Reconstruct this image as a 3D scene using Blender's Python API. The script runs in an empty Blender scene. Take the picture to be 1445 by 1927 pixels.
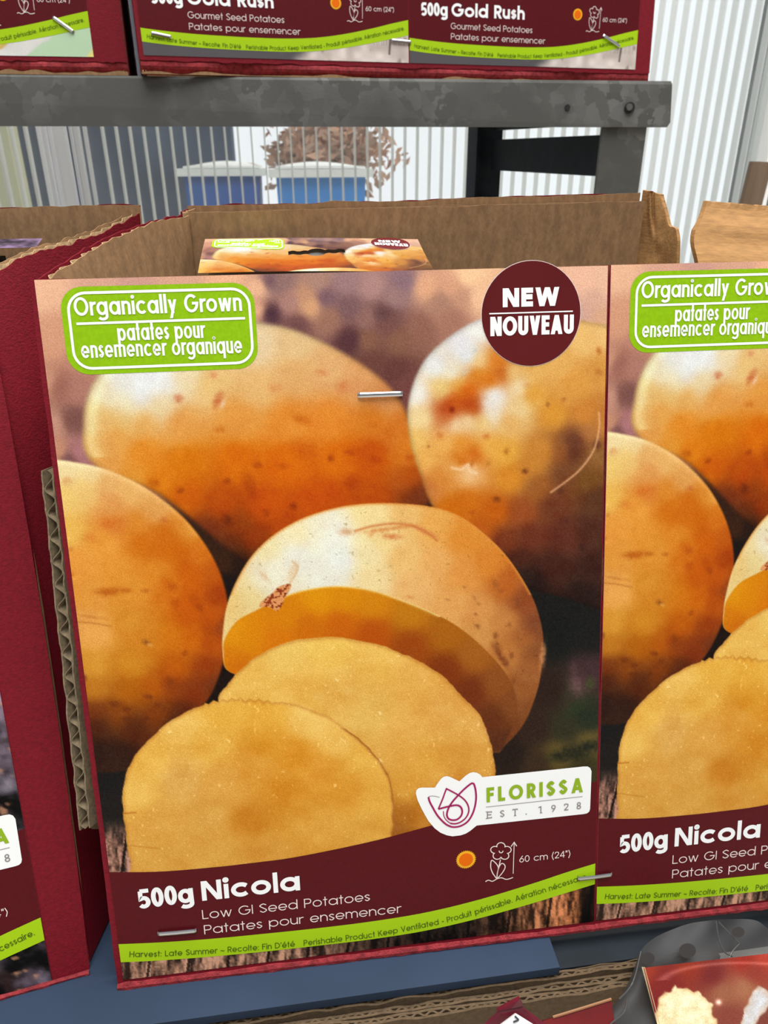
import bpy, bmesh, math
import numpy as np
from mathutils import Matrix, Vector

# ---------------------------------------------------------------- camera (measured from the photograph), world, lights, exposure
S = bpy.context.scene
FPX, PCX, PCY = 1370., 722.5, 963.5              # focal length and centre in pixels of the 1445 x 1927 frame
def _unit(v): return v/np.linalg.norm(v)
_down = _unit(np.array([735-PCX, 3830-PCY, FPX]))                      # plumb line's vanishing point
_fw = _unit(np.array([0, 0, 1.])-_down*_down[2]); _rt = np.cross(_down, _fw); _yaw = math.radians(7.5)
RW = np.stack([math.cos(_yaw)*_rt+math.sin(_yaw)*_fw, math.cos(_yaw)*_fw-math.sin(_yaw)*_rt, -_down])   # camera (x right, y down, z forward) to world
CAM = np.array([0, 0, 1.3])
def ray(px, py): return RW @ np.array([px-PCX, py-PCY, FPX])
def atY(px, py, y): r = ray(px, py); return CAM+r*(y-CAM[1])/r[1]
def atZ(px, py, z): r = ray(px, py); return CAM+r*(z-CAM[2])/r[2]
def onplane(px, py, p0, n): r = ray(px, py); return CAM+r*np.dot(np.asarray(p0)-CAM, n)/np.dot(r, n)
def project(W):
    v = (np.asarray(W)-CAM) @ RW; return PCX+FPX*v[..., 0]/v[..., 2], PCY+FPX*v[..., 1]/v[..., 2]

cd = bpy.data.cameras.new('camera'); cam = bpy.data.objects.new('camera', cd); S.collection.objects.link(cam)
cd.sensor_fit = 'VERTICAL'; cd.sensor_height = 36.; cd.sensor_width = 36.; cd.lens = FPX*36./1927.; cd.clip_start = .01; cd.clip_end = 200
m3 = np.stack([RW @ [1, 0, 0], RW @ [0, -1, 0], RW @ [0, 0, -1]], 1)
cam.matrix_world = Matrix.Translation(CAM) @ Matrix(m3.tolist()).to_4x4()
cd.dof.use_dof = True; cd.dof.focus_distance = .235; cd.dof.aperture_fstop = 32.
S.camera = cam
S.view_settings.view_transform = 'Standard'; S.view_settings.look = 'None'; S.view_settings.gamma = 1.; S.view_settings.use_curve_mapping = False
S.view_settings.exposure = -0.31

W = bpy.data.worlds.new('overcast_daylight'); S.world = W; W.use_nodes = True; nt = W.node_tree; nt.nodes.clear()
_o = nt.nodes.new('ShaderNodeOutputWorld'); _b = nt.nodes.new('ShaderNodeBackground'); _t = nt.nodes.new('ShaderNodeTexCoord'); _s = nt.nodes.new('ShaderNodeSeparateXYZ')
nt.links.new(_t.outputs['Generated'], _s.inputs[0])
_rz = nt.nodes.new('ShaderNodeValToRGB'); _rz.color_ramp.elements[0].position = .45; _rz.color_ramp.elements[0].color = (.30, .29, .28, 1); _rz.color_ramp.elements[1].position = .95; _rz.color_ramp.elements[1].color = (1.5, 1.55, 1.62, 1)
_ry = nt.nodes.new('ShaderNodeValToRGB'); _ry.color_ramp.elements[0].position = .50; _ry.color_ramp.elements[0].color = (0, 0, 0, 1); _ry.color_ramp.elements[1].position = .72; _ry.color_ramp.elements[1].color = (3.0, 3.05, 3.1, 1)
_mz = nt.nodes.new('ShaderNodeMath'); _mz.operation = 'MULTIPLY_ADD'; _mz.inputs[1].default_value = .5; _mz.inputs[2].default_value = .5
_my = nt.nodes.new('ShaderNodeMath'); _my.operation = 'MULTIPLY_ADD'; _my.inputs[1].default_value = .5; _my.inputs[2].default_value = .5
nt.links.new(_s.outputs['Z'], _mz.inputs[0]); nt.links.new(_mz.outputs[0], _rz.inputs[0]); nt.links.new(_s.outputs['Y'], _my.inputs[0]); nt.links.new(_my.outputs[0], _ry.inputs[0])
_mx = nt.nodes.new('ShaderNodeMix'); _mx.data_type = 'RGBA'; _mx.blend_type = 'LIGHTEN'; _mx.inputs[0].default_value = 1.
nt.links.new(_rz.outputs[0], _mx.inputs[6]); nt.links.new(_ry.outputs[0], _mx.inputs[7]); nt.links.new(_mx.outputs[2], _b.inputs[0]); _b.inputs[1].default_value = .5
nt.links.new(_b.outputs[0], _o.inputs[0])

def area(name, loc, target, size, energy, col=(1, 1, 1)):      # daylight through the greenhouse roof glazing
    ld = bpy.data.lights.new(name, 'AREA'); ld.shape = 'RECTANGLE'; ld.size, ld.size_y = size; ld.energy = energy; ld.color = col
    o = bpy.data.objects.new(name, ld); S.collection.objects.link(o); o.location = loc
    o.rotation_euler = (Vector(target)-Vector(loc)).to_track_quat('-Z', 'Y').to_euler(); return o
area('roof_glazing_light', (.15, .0, 2.9), (.05, .1, 1.15), (2.2, 1.1), 84, (.985, .995, 1.0))
_sd = bpy.data.lights.new('hazy_sun', 'SUN'); _sd.energy = 1.7; _sd.angle = math.radians(12); _sd.color = (1, .93, .82)
_so = bpy.data.objects.new('hazy_sun', _sd); S.collection.objects.link(_so); _so.rotation_euler = (Vector((-.55, -.35, -1.))).to_track_quat('-Z', 'Y').to_euler()

# ---------------------------------------------------------------- helpers
def lin(c):
    c = np.asarray(c, float)/255.; return np.where(c <= .04045, c/12.92, ((c+.055)/1.055)**2.4)
def rgba(c): return (*[float(v) for v in lin(c)], 1.)
MATS = {}
def mat(name, col, rough=.6, metal=0., spec=.4, var=0., vscale=60., bump=0., bscale=300., col2=None, aniso=None):
    m = bpy.data.materials.new(name); m.use_nodes = True; t = m.node_tree; p = t.nodes['Principled BSDF']
    p.inputs['Base Color'].default_value = rgba(col); p.inputs['Roughness'].default_value = rough; p.inputs['Metallic'].default_value = metal; p.inputs['Specular IOR Level'].default_value = spec
    tc = t.nodes.new('ShaderNodeTexCoord'); mp = t.nodes.new('ShaderNodeMapping'); t.links.new(tc.outputs['Object'], mp.inputs[0])
    if aniso: mp.inputs['Scale'].default_value = aniso
    if var or col2:
        n = t.nodes.new('ShaderNodeTexNoise'); n.inputs['Scale'].default_value = vscale; n.inputs['Detail'].default_value = 6.; t.links.new(mp.outputs[0], n.inputs['Vector'])
        r = t.nodes.new('ShaderNodeValToRGB'); a = col2 if col2 else [c*(1-var) for c in col]; b = col if col2 else [min(255, c*(1+var)) for c in col]
        r.color_ramp.elements[0].position = .34; r.color_ramp.elements[0].color = rgba(a); r.color_ramp.elements[1].position = .66; r.color_ramp.elements[1].color = rgba(b)
        t.links.new(n.outputs['Fac'], r.inputs[0]); t.links.new(r.outputs[0], p.inputs['Base Color'])
    if bump:
        n2 = t.nodes.new('ShaderNodeTexNoise'); n2.inputs['Scale'].default_value = bscale; n2.inputs['Detail'].default_value = 4.; t.links.new(mp.outputs[0], n2.inputs['Vector'])
        bm_ = t.nodes.new('ShaderNodeBump'); bm_.inputs['Strength'].default_value = bump; bm_.inputs['Distance'].default_value = .001; t.links.new(n2.outputs['Fac'], bm_.inputs['Height']); t.links.new(bm_.outputs[0], p.inputs['Normal'])
    MATS[name] = m; return m
mat('maroon_board', (116, 20, 32), .68, spec=.15, var=.06, vscale=700, bump=.25, bscale=1500)
mat('maroon_worn', (140, 48, 52), .7, spec=.15, var=.16, vscale=400, bump=.5, bscale=1800)
mat('kraft_shaded', (94, 77, 58), .9, spec=.15, var=.08, vscale=500, bump=.2, bscale=1200)  # darker kraft: shade on the lower carton and recessed tab put into the colour
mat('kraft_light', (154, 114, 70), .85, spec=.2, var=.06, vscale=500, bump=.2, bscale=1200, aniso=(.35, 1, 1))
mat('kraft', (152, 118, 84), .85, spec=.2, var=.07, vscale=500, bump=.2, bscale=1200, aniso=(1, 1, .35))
mat('kraft_torn', (190, 160, 120), .9, spec=.2, var=.12, vscale=900)
mat('kraft_grey', (130, 114, 90), .9, spec=.2, var=.12, vscale=700)
mat('print_maroon', (84, 16, 22), .5, spec=.12, var=.04, vscale=900)
mat('print_green', (160, 196, 20), .5, spec=.12)
mat('badge_green', (138, 184, 14), .5, spec=.12, var=.03, vscale=900)
mat('print_white', (240, 240, 238), .5, spec=.12)
mat('print_offwhite', (232, 214, 208), .5, spec=.12)
mat('print_dark_green', (74, 98, 20), .5, spec=.12)
mat('print_pink', (214, 160, 156), .5, spec=.12)
mat('print_magenta', (160, 34, 92), .5, spec=.12)
mat('print_leaf', (140, 172, 36), .5, spec=.12)
mat('print_grey', (140, 132, 128), .5, spec=.12)
mat('print_orange', (226, 104, 4), .5, spec=.12)
mat('print_amber', (238, 172, 36), .5, spec=.12)
mat('badge_maroon', (94, 26, 28), .45, spec=.12, col2=(84, 22, 24), vscale=20)
mat('steel_staple', (200, 200, 202), .28, metal=1.)
mat('blue_paint', (42, 56, 76), .65, spec=.2, var=.04, vscale=30)
mat('dark_steel', (28, 34, 40), .6, metal=.1, spec=.2, var=.12, vscale=80)
mat('hole_dark', (40, 36, 34), .8)  # flat dark colour painted for the shade in holes, also on the bolt

def G_link(o, parent=None):
    S.collection.objects.link(o)
    if parent is not None: o.parent = parent
    return o
def mesh_obj(name, V, F, mats, parent=None, origin=(0, 0, 0), fm=None, smooth=False):
    me = bpy.data.meshes.new(name); V = np.asarray(V, float)-np.asarray(origin, float)
    me.from_pydata(V.tolist(), [], [tuple(int(i) for i in f) for f in F])
    for m in (mats if isinstance(mats, (list, tuple)) else [mats]): me.materials.append(MATS[m] if isinstance(m, str) else m)
    if fm is not None: me.polygons.foreach_set('material_index', np.asarray(fm, np.int32))
    if smooth: me.polygons.foreach_set('use_smooth', np.ones(len(me.polygons), bool))
    me.update(); o = bpy.data.objects.new(name, me); return G_link(o, parent)
class MB:                                            # collects geometry for ONE mesh
    def __init__(s): s.V = []; s.F = []; s.M = []
    def add(s, V, F, m=0):
        b = len(s.V); s.V += [tuple(v) for v in V]; s.F += [tuple(i+b for i in f) for f in F]; s.M += [m]*len(F)
    def hexa(s, P, m=0):                             # 8 corners: bottom 4, top 4
        s.add(P, [(3, 2, 1, 0), (4, 5, 6, 7), (0, 1, 5, 4), (1, 2, 6, 5), (2, 3, 7, 6), (3, 0, 4, 7)], m)
    def box(s, lo, hi, m=0):
        (a, b, c), (d, e, f) = lo, hi
        s.hexa([(a, b, c), (d, b, c), (d, e, c), (a, e, c), (a, b, f), (d, b, f), (d, e, f), (a, e, f)], m)
    def slab(s, A, n, th, m=0):                      # A: (i, j, 3) grid of points; a sheet of thickness th along n
        A = np.asarray(A, float); ni, nj = A.shape[:2]; B = A+np.asarray(n)*th; b = len(s.V)
        s.V += [tuple(p) for p in A.reshape(-1, 3)]+[tuple(p) for p in B.reshape(-1, 3)]
        k = ni*nj; I = lambda i, j: b+i*nj+j; F = []
        for i in range(ni-1):
            for j in range(nj-1):
                F.append((I(i, j), I(i+1, j), I(i+1, j+1), I(i, j+1))); F.append((k+I(i, j), k+I(i, j+1), k+I(i+1, j+1), k+I(i+1, j)))
        for i in range(ni-1):
            for j in (0, nj-1): F.append((I(i, j), I(i+1, j), k+I(i+1, j), k+I(i, j)))
        for j in range(nj-1):
            for i in (0, ni-1): F.append((I(i, j), I(i, j+1), k+I(i, j+1), k+I(i, j)))
        s.F += F; s.M += [m]*len(F)
    def tube(s, path, r, seg=8, m=0):
        P = np.asarray(path, float); n = len(P); b = len(s.V)
        for i in range(n):
            t = _unit(P[min(i+1, n-1)]-P[max(i-1, 0)]); a = np.cross(t, [0, 0, 1]) if abs(t[2]) < .9 else np.cross(t, [1, 0, 0]); a = _unit(a); c = np.cross(t, a)
            for k in range(seg):
                q = 2*math.pi*k/seg; s.V.append(tuple(P[i]+r*(a*math.cos(q)+c*math.sin(q))))
        for i in range(n-1):
            for k in range(seg): s.F.append((b+i*seg+k, b+i*seg+(k+1) % seg, b+(i+1)*seg+(k+1) % seg, b+(i+1)*seg+k)); s.M.append(m)
        s.F.append(tuple(b+k for k in range(seg))[::-1]); s.F.append(tuple(b+(n-1)*seg+k for k in range(seg))); s.M += [m, m]
    def build(s, name, mats, parent=None, origin=(0, 0, 0), smooth=False): return mesh_obj(name, s.V, s.F, mats, parent, origin, s.M, smooth)
def thing(name, label, cat, loc=(0, 0, 0), group=None):
    o = bpy.data.objects.new(name, None); o.empty_display_size = .02; S.collection.objects.link(o); o.location = [float(v) for v in loc]
    o['label'] = label; o['category'] = cat
    if group: o['group'] = group
    return o
def tag(o, label, cat, group=None):
    o['label'] = label; o['category'] = cat
    if group: o['group'] = group
    return o
def structure(o): o['kind'] = 'structure'; return o
def lerp(a, b, t): return np.asarray(a, float)*(1-t)+np.asarray(b, float)*t
def hash_noise(n, seed, smooth=1):
    r = np.random.RandomState(seed).rand(n)-.5
    for _ in range(smooth): r = (np.roll(r, 1)+r*2+np.roll(r, -1))/4
    return r
def corrugated(mb, a, b, c, d, n, th, flute='v', m=(0, 1, 2), nu=60, nv=14, tear=(0, 0, 0, 0), seed=1, pitch=.0078, bulge=None, ln=.00042, fl=.00032):
    """double-faced board: a,b lower corners, c,d upper corners (a-b-c-d), n = direction of the outer face, m = material slots outer, inner, flute.
    tear = raggedness of the edges bottom, right, top, left (metres)"""
    a, b, c, d, n = [np.asarray(v, float) for v in (a, b, c, d, n)]
    def grid(off, sd):
        U = np.linspace(0, 1, nu+1); V = np.linspace(0, 1, nv+1); A = np.zeros((nu+1, nv+1, 3))
        tb = tear[0]*hash_noise(nu+1, sd, 1); tt = tear[2]*(hash_noise(nu+1, sd+1, 3)*.7+hash_noise(nu+1, sd+4, 10)*1.8); tr = tear[1]*hash_noise(nv+1, sd+2, 1); tl = tear[3]*hash_noise(nv+1, sd+3, 1)
        for i, u in enumerate(U):
            lo = lerp(a, b, u); hi = lerp(d, c, u); up = _unit(hi-lo)
            for j, v in enumerate(V):
                p = lerp(lo, hi, v)
                if j == 0: p = p+up*tb[i]
                if j == nv: p = p+up*tt[i]
                rt = _unit(lerp(b, c, v)-lerp(a, d, v))
                if i == 0: p = p+rt*tl[j]
                if i == nu: p = p+rt*tr[j]
                if bulge is not None: p = p+bulge(u, v)
                A[i, j] = p+n*off
        return A
    go = grid(-ln, seed); go[:, -1] = lerp(go[:, -1], go[:, -2], min(.8, .0011/max(1e-6, np.linalg.norm(go[0, -1]-go[0, -2])))) if flute == 'v' and m[0] == 0 and tear[2] > .0015 else go[:, -1]; mb.slab(go, n, ln, m[0]); mb.slab(grid(-th, seed+10), n, ln, m[1])
    L = np.linalg.norm(b-a) if flute == 'v' else np.linalg.norm(d-a); k = max(2, int(round(L/pitch))); ns = k*10
    A = np.zeros((ns+1, 2, 3)); j = (hash_noise(ns+1, seed+20, 3)*.25)
    for i in range(ns+1):
        s_ = i/ns; w = -th/2-fl/2+(th/2-ln)*math.sin(2*math.pi*k*s_+j[i])*.96
        if flute == 'v': p, q = lerp(a, b, s_), lerp(d, c, s_); p2 = lerp(p, q, .002); q2 = lerp(p, q, .997)
        else: p, q = lerp(a, d, s_), lerp(b, c, s_); p2 = lerp(p, q, .003); q2 = lerp(p, q, .997)
        if bulge is not None:
            p2 = p2+bulge(*((s_, 0) if flute == 'v' else (0, s_))); q2 = q2+bulge(*((s_, 1) if flute == 'v' else (1, s_)))
        A[i, 0] = p2+n*w; A[i, 1] = q2+n*w
    mb.slab(A, n, fl, m[2])
# ---------------------------------------------------------------- printed picture of the potatoes (flat artwork)
def spline(pts, closed=False, n=10):
    P = np.array(pts, float); N = len(P); out = []
    rng = range(N) if closed else range(N - 1)
    for i in rng:
        if closed: p0, p1, p2, p3 = P[i-1], P[i], P[(i+1) % N], P[(i+2) % N]
        else: p0, p1, p2, p3 = P[max(i-1, 0)], P[i], P[i+1], P[min(i+2, N-1)]
        for t in np.arange(n) / n:
            out.append(.5*((2*p1)+(p2-p0)*t+(2*p0-5*p1+4*p2-p3)*t*t+(3*p1-p0-3*p2+p3)*t**3))
    if not closed: out.append(P[-1])
    return np.array(out)

def seg_dist(x, y, poly, closed):
    d2 = np.full(x.shape, 1e12); M = len(poly)
    for i in range(M if closed else M - 1):
        a = poly[i]; b = poly[(i+1) % M]; v = b - a; L = v @ v + 1e-12
        t = np.clip(((x-a[0])*v[0]+(y-a[1])*v[1])/L, 0, 1)
        d2 = np.minimum(d2, (x-a[0]-t*v[0])**2+(y-a[1]-t*v[1])**2)
    return np.sqrt(d2)

def signed(x, y, poly):
    ins = np.zeros(x.shape, bool); M = len(poly)
    for i in range(M):
        a = poly[i]; b = poly[(i+1) % M]
        if a[1] == b[1]: continue
        c = ((a[1] > y) != (b[1] > y)) & (x < (b[0]-a[0])*(y-a[1])/(b[1]-a[1])+a[0])
        ins ^= c
    d = seg_dist(x, y, poly, True)
    return np.where(ins, d, -d)

def shep(x, y, ctrl, s=14., p=1.6):
    num = np.zeros((len(x), 3)); den = np.zeros(len(x))
    for cx_, cy_, c in ctrl:
        w = 1./((x-cx_)**2+(y-cy_)**2+s*s)**p
        num += w[:, None]*np.array(c, float); den += w
    return num/den[:, None]

def vnoise(x, y, sc, seed):
    r = np.random.RandomState(seed); T = r.rand(64, 64)
    u = x/sc; v = y/sc; iu = np.floor(u).astype(int); iv = np.floor(v).astype(int)
    fu = u-iu; fv = v-iv; fu = fu*fu*(3-2*fu); fv = fv*fv*(3-2*fv)
    g = lambda a, b: T[a % 64, b % 64]
    return (g(iu, iv)*(1-fu)+g(iu+1, iv)*fu)*(1-fv)+(g(iu, iv+1)*(1-fu)+g(iu+1, iv+1)*fu)*fv-.5

def sstep(a, b, t):
    t = np.clip((t-a)/(b-a), 0, 1); return t*t*(3-2*t)

BG = [(80,540,(222,178,158)),(100,640,(200,150,130)),(85,720,(190,142,126)),(115,730,(150,102,96)),(138,790,(120,82,82)),(128,865,(120,82,90)),
(100,800,(185,140,130)),(110,850,(190,140,120)),(150,850,(165,115,125)),(160,680,(180,130,120)),(145,735,(165,118,112)),(200,530,(205,160,150)),(240,520,(195,150,148)),(340,520,(205,160,148)),(430,525,(225,175,152)),
(488,540,(228,180,155)),(486,585,(218,168,146)),(506,530,(112,86,100)),(507,590,(72,46,62)),(530,530,(140,110,115)),(575,560,(185,140,120)),(585,575,(208,160,128)),
(545,570,(165,125,125)),(612,560,(118,90,106)),(560,612,(110,75,80)),(600,530,(165,130,125)),(650,530,(150,120,130)),(655,580,(120,90,100)),(700,540,(168,132,136)),
(760,530,(135,108,125)),(740,560,(150,118,125)),(722,592,(98,68,74)),(660,640,(84,52,62)),(690,640,(130,92,80)),(730,610,(118,80,80)),(750,640,(130,92,80)),
(700,680,(105,68,65)),(745,700,(100,62,62)),(760,725,(112,70,70)),(790,620,(140,98,90)),(830,570,(165,125,115)),(800,540,(215,165,140)),(850,540,(205,155,135)),
(870,560,(185,140,125)),(880,520,(235,195,165)),(850,600,(160,115,105)),(900,560,(228,185,160)),(620,600,(150,110,100)),(690,600,(140,104,104)),
(1100,530,(225,180,165)),(1120,560,(205,165,155)),(1100,590,(200,160,155)),(1140,540,(222,182,166)),(1130,600,(205,162,142)),
(430,1100,(28,22,20)),(455,1060,(42,25,18)),(420,1060,(60,35,20)),(180,1460,(28,26,26)),(205,1530,(32,28,26)),(240,1400,(30,22,18)),(410,1310,(30,18,14)),(800,945,(66,36,28)),
(1050,1150,(28,28,26)),(1110,1190,(30,30,28)),(1000,1130,(30,28,26)),(1040,1200,(26,28,26)),(1035,1300,(48,32,26)),(1010,1370,(52,36,28)),(960,1420,(40,28,22)),(1080,1310,(58,52,38)),(1110,1270,(70,48,50)),
(1105,1350,(40,48,34)),(1060,1370,(52,50,34)),(1010,1440,(60,44,30)),(1050,1420,(96,80,40)),(1110,1400,(100,84,44)),(1100,1440,(60,54,30))]
P1 = [(157,800),(162,755),(178,715),(205,678),(250,640),(330,612),(420,604),(486,607),(545,618),(600,640),(660,672),(705,703),(742,738),(770,790),(790,870),(806,945),(720,990),(600,1030),(530,1052),(470,1056),(425,1030),(300,930),(200,890),(160,850)]
C1 = [(270,722,(226,228,230)),(230,722,(222,222,215)),(300,716,(226,228,226)),(262,745,(222,224,224)),(210,750,(225,215,185)),(182,722,(215,185,140)),(350,705,(225,205,165)),(300,765,(222,200,155)),(240,765,(224,212,175)),(165,790,(214,172,118)),
(182,785,(226,200,130)),(176,840,(216,165,95)),(200,790,(215,165,95)),(220,820,(218,155,75)),(230,790,(220,180,110)),(200,880,(215,150,75)),(270,795,(216,160,85)),(270,850,(214,130,35)),(250,900,(212,140,50)),
(340,800,(215,148,72)),(350,870,(206,116,12)),(430,640,(222,195,150)),(480,650,(222,198,158)),(560,650,(215,180,130)),(400,720,(220,180,115)),(480,730,(218,172,110)),(560,700,(215,165,105)),
(620,690,(215,165,110)),(680,720,(210,150,95)),(720,750,(206,140,85)),(450,790,(215,145,65)),(540,800,(215,135,50)),(620,800,(215,130,45)),(700,790,(206,122,38)),(450,870,(206,106,6)),
(540,870,(206,102,6)),(640,860,(206,105,10)),(740,820,(200,112,35)),(765,850,(206,120,35)),(700,860,(192,86,5)),(788,930,(112,52,25)),(770,900,(175,80,15)),(690,930,(178,76,5)),(600,940,(190,80,0)),
(500,950,(190,80,0)),(420,950,(178,76,5)),(350,930,(196,96,5)),(300,900,(210,120,20)),(440,990,(140,58,10)),(480,1018,(150,58,8)),(430,1020,(96,44,20)),(540,1010,(178,72,0)),(620,965,(182,76,0)),
(400,1000,(118,54,25)),(455,1050,(60,32,16)),(490,1045,(95,42,12)),(560,1030,(150,60,4))]
P2 = [(767,800),(769,752),(785,702),(810,664),(850,630),(900,602),(960,588),(1050,592),(1100,604),(1143,614),(1170,640),(1170,1160),(1143,1152),(1060,1124),(1010,1112),(960,1090),(900,1050),(850,1000),(812,950),(792,900),(776,850)]
C2 = [(784,740,(230,225,215)),(820,690,(222,222,220)),(870,650,(222,220,222)),(900,618,(228,225,218)),(880,670,(215,220,225)),(850,700,(225,220,200)),(790,785,(230,205,150)),(830,730,(225,195,125)),
(780,830,(225,180,100)),(900,682,(225,190,130)),(860,725,(218,165,80)),(900,705,(205,120,30)),(935,682,(205,118,35)),(945,700,(178,80,15)),(920,714,(205,110,20)),(880,735,(205,100,15)),(860,760,(185,75,15)),(878,765,(170,65,15)),
(892,770,(172,66,10)),(845,770,(165,55,15)),(846,786,(190,95,40)),(855,796,(235,218,178)),(880,791,(232,212,165)),(920,762,(226,224,218)),(930,745,(226,226,226)),(922,778,(225,215,190)),(905,792,(225,190,120)),
(960,700,(225,190,125)),(975,730,(230,208,165)),(972,768,(224,195,140)),(960,795,(218,170,100)),(1000,690,(218,170,95)),(1000,740,(212,150,60)),(1050,690,(218,165,90)),(1100,640,(225,180,110)),(1130,622,(226,182,116)),
(1080,720,(212,150,70)),(1130,700,(205,145,70)),(1040,780,(210,145,55)),(1100,780,(200,130,55)),(1132,790,(185,120,55)),(800,860,(222,165,85)),(868,835,(215,140,50)),(865,862,(202,115,30)),(890,855,(195,100,20)),
(840,835,(222,165,85)),(880,884,(230,190,140)),(850,880,(218,158,85)),(830,900,(206,132,56)),(806,920,(195,120,60)),(920,840,(222,165,75)),(950,850,(218,160,65)),(960,900,(206,132,42)),(1000,870,(192,126,50)),
(1020,850,(195,130,55)),(1058,850,(150,90,45)),(1082,830,(100,56,40)),(1075,852,(92,50,35)),(1060,890,(115,68,40)),(1106,815,(170,110,60)),(1122,860,(140,95,50)),(1105,900,(118,78,36)),(1122,940,(92,56,35)),
(1010,920,(155,95,45)),(1040,950,(108,57,36)),(880,950,(196,106,20)),(930,960,(186,92,15)),(980,960,(150,76,35)),(850,960,(196,106,15)),(900,1000,(178,86,20)),(950,1020,(118,56,30)),(1000,1010,(106,50,32)),
(1060,1010,(95,48,35)),(1110,1000,(80,45,33)),(980,1055,(78,40,28)),(1040,1065,(70,38,28)),(1115,1070,(62,36,28)),(1000,1098,(42,27,24)),(1100,1125,(44,28,24)),(985,1080,(48,30,24)),(940,1060,(60,34,24))]
P3 = [(95,867),(150,871),(200,883),(250,904),(300,935),(350,978),(390,1030),(415,1080),(428,1130),(428,1180),(421,1240),(405,1290),(380,1330),(330,1375),(260,1440),(180,1452),(130,1420),(80,900)]
C3 = [(130,882,(230,208,155)),(170,888,(228,202,148)),(120,940,(228,190,110)),(160,920,(228,190,115)),(200,912,(220,168,102)),(130,1000,(225,175,85)),(210,950,(216,152,82)),(250,930,(222,170,100)),(290,960,(215,155,85)),
(215,987,(208,125,50)),(195,1020,(222,150,60)),(258,988,(208,130,45)),(270,1020,(200,110,20)),(310,1008,(200,110,25)),(345,1000,(212,140,55)),(330,1032,(195,100,10)),(372,1040,(202,112,28)),(150,1060,(222,150,65)),
(220,1065,(218,145,55)),(300,1080,(210,130,40)),(360,1090,(195,95,10)),(400,1080,(182,86,15)),(412,1120,(160,65,5)),(250,1115,(212,140,50)),(160,1120,(215,145,60)),(320,1110,(202,112,26)),(360,1140,(192,92,10)),
(400,1160,(186,86,10)),(423,1180,(140,66,28)),(180,1190,(226,162,82)),(150,1170,(215,150,75)),(240,1170,(206,136,45)),(280,1200,(200,125,35)),(180,1250,(206,142,50)),(250,1250,(200,130,35)),(320,1200,(200,115,20)),
(360,1200,(195,100,10)),(402,1210,(175,80,10)),(330,1256,(186,96,10)),(392,1260,(150,65,15)),(405,1285,(108,50,20)),(180,1300,(185,115,30)),(240,1300,(175,100,15)),(290,1290,(175,90,10)),(322,1290,(150,68,15)),
(360,1300,(130,55,15)),(180,1336,(118,58,20)),(230,1340,(132,66,15)),(300,1340,(125,60,12)),(345,1340,(90,40,15)),(180,1370,(78,38,18)),(250,1370,(85,40,15)),(180,1412,(48,28,20)),(230,1420,(52,28,18)),(330,1365,(70,32,14))]
P4 = [(419,1220),(420,1185),(427,1140),(444,1095),(472,1048),(510,1010),(560,979),(620,958),(680,948),(750,947),(820,955),(870,974),(912,1005),(952,1045),(986,1095),(1008,1140),(1021,1195),(1019,1250),(1010,1300),(986,1360),(950,1402),(930,1416),(860,1400),(700,1300),(500,1270),(430,1262)]
C4 = [(440,1130,(225,190,120)),(450,1090,(228,205,150)),(500,1030,(230,215,165)),(560,1000,(235,220,175)),(600,1000,(232,225,195)),(620,1010,(230,228,215)),(640,1050,(226,227,217)),(560,1050,(226,224,208)),(610,1080,(226,223,206)),
(520,1080,(228,222,200)),(490,1085,(225,215,185)),(465,1125,(222,200,140)),(540,1110,(226,218,190)),(700,965,(234,210,150)),(760,968,(224,178,108)),(720,1010,(232,205,140)),(690,1040,(232,215,165)),(700,1085,(230,205,150)),(760,1050,(225,180,110)),(820,985,(222,162,82)),
(870,1010,(212,136,52)),(820,1060,(222,165,95)),(780,1105,(222,170,105)),(870,1080,(215,145,70)),(920,1060,(206,126,46)),(952,1100,(178,96,36)),(985,1130,(142,76,40)),(850,1135,(218,160,90)),(900,1150,(206,141,76)),
(950,1170,(190,125,65)),(990,1200,(165,100,50)),(1006,1180,(122,66,40)),(905,1190,(200,140,75)),(950,1230,(185,120,60)),(1000,1260,(155,95,50)),(985,1300,(150,92,46)),(990,1330,(132,78,40)),(970,1370,(118,68,35)),(940,1405,(105,58,30)),(1012,1220,(130,75,40))]
P5 = [(421,1225),(424,1200),(446,1168),(482,1148),(540,1119),(590,1106),(640,1102),(700,1110),(760,1130),(815,1153),(860,1178),(900,1210),(940,1252),(967,1296),(972,1340),(954,1388),(930,1414),(850,1380),(700,1300),(500,1280),(430,1262)]
C5 = [(438,1192,(215,142,15)),(470,1200,(210,130,5)),(540,1155,(206,126,5)),(600,1128,(214,142,10)),(650,1126,(208,134,5)),(580,1180,(196,106,0)),(520,1210,(206,116,0)),(640,1175,(192,97,5)),(700,1138,(202,128,15)),(700,1190,(175,80,10)),
(770,1160,(186,118,20)),(770,1210,(150,70,15)),(840,1195,(166,98,20)),(840,1260,(125,55,15)),(890,1235,(160,95,30)),(890,1300,(112,50,20)),(930,1290,(140,80,33)),(930,1350,(100,50,22)),(960,1330,(128,74,35)),(940,1400,(88,47,25)),(430,1240,(206,122,10)),(445,1255,(196,106,5))]
P6 = [(412,1312),(430,1285),(455,1258),(490,1230),(540,1208),(600,1198),(660,1202),(720,1215),(780,1240),(830,1270),(870,1310),(902,1345),(921,1390),(930,1430),(931,1475),(930,1600),(760,1660),(600,1500),(480,1400),(425,1345)]
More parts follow.
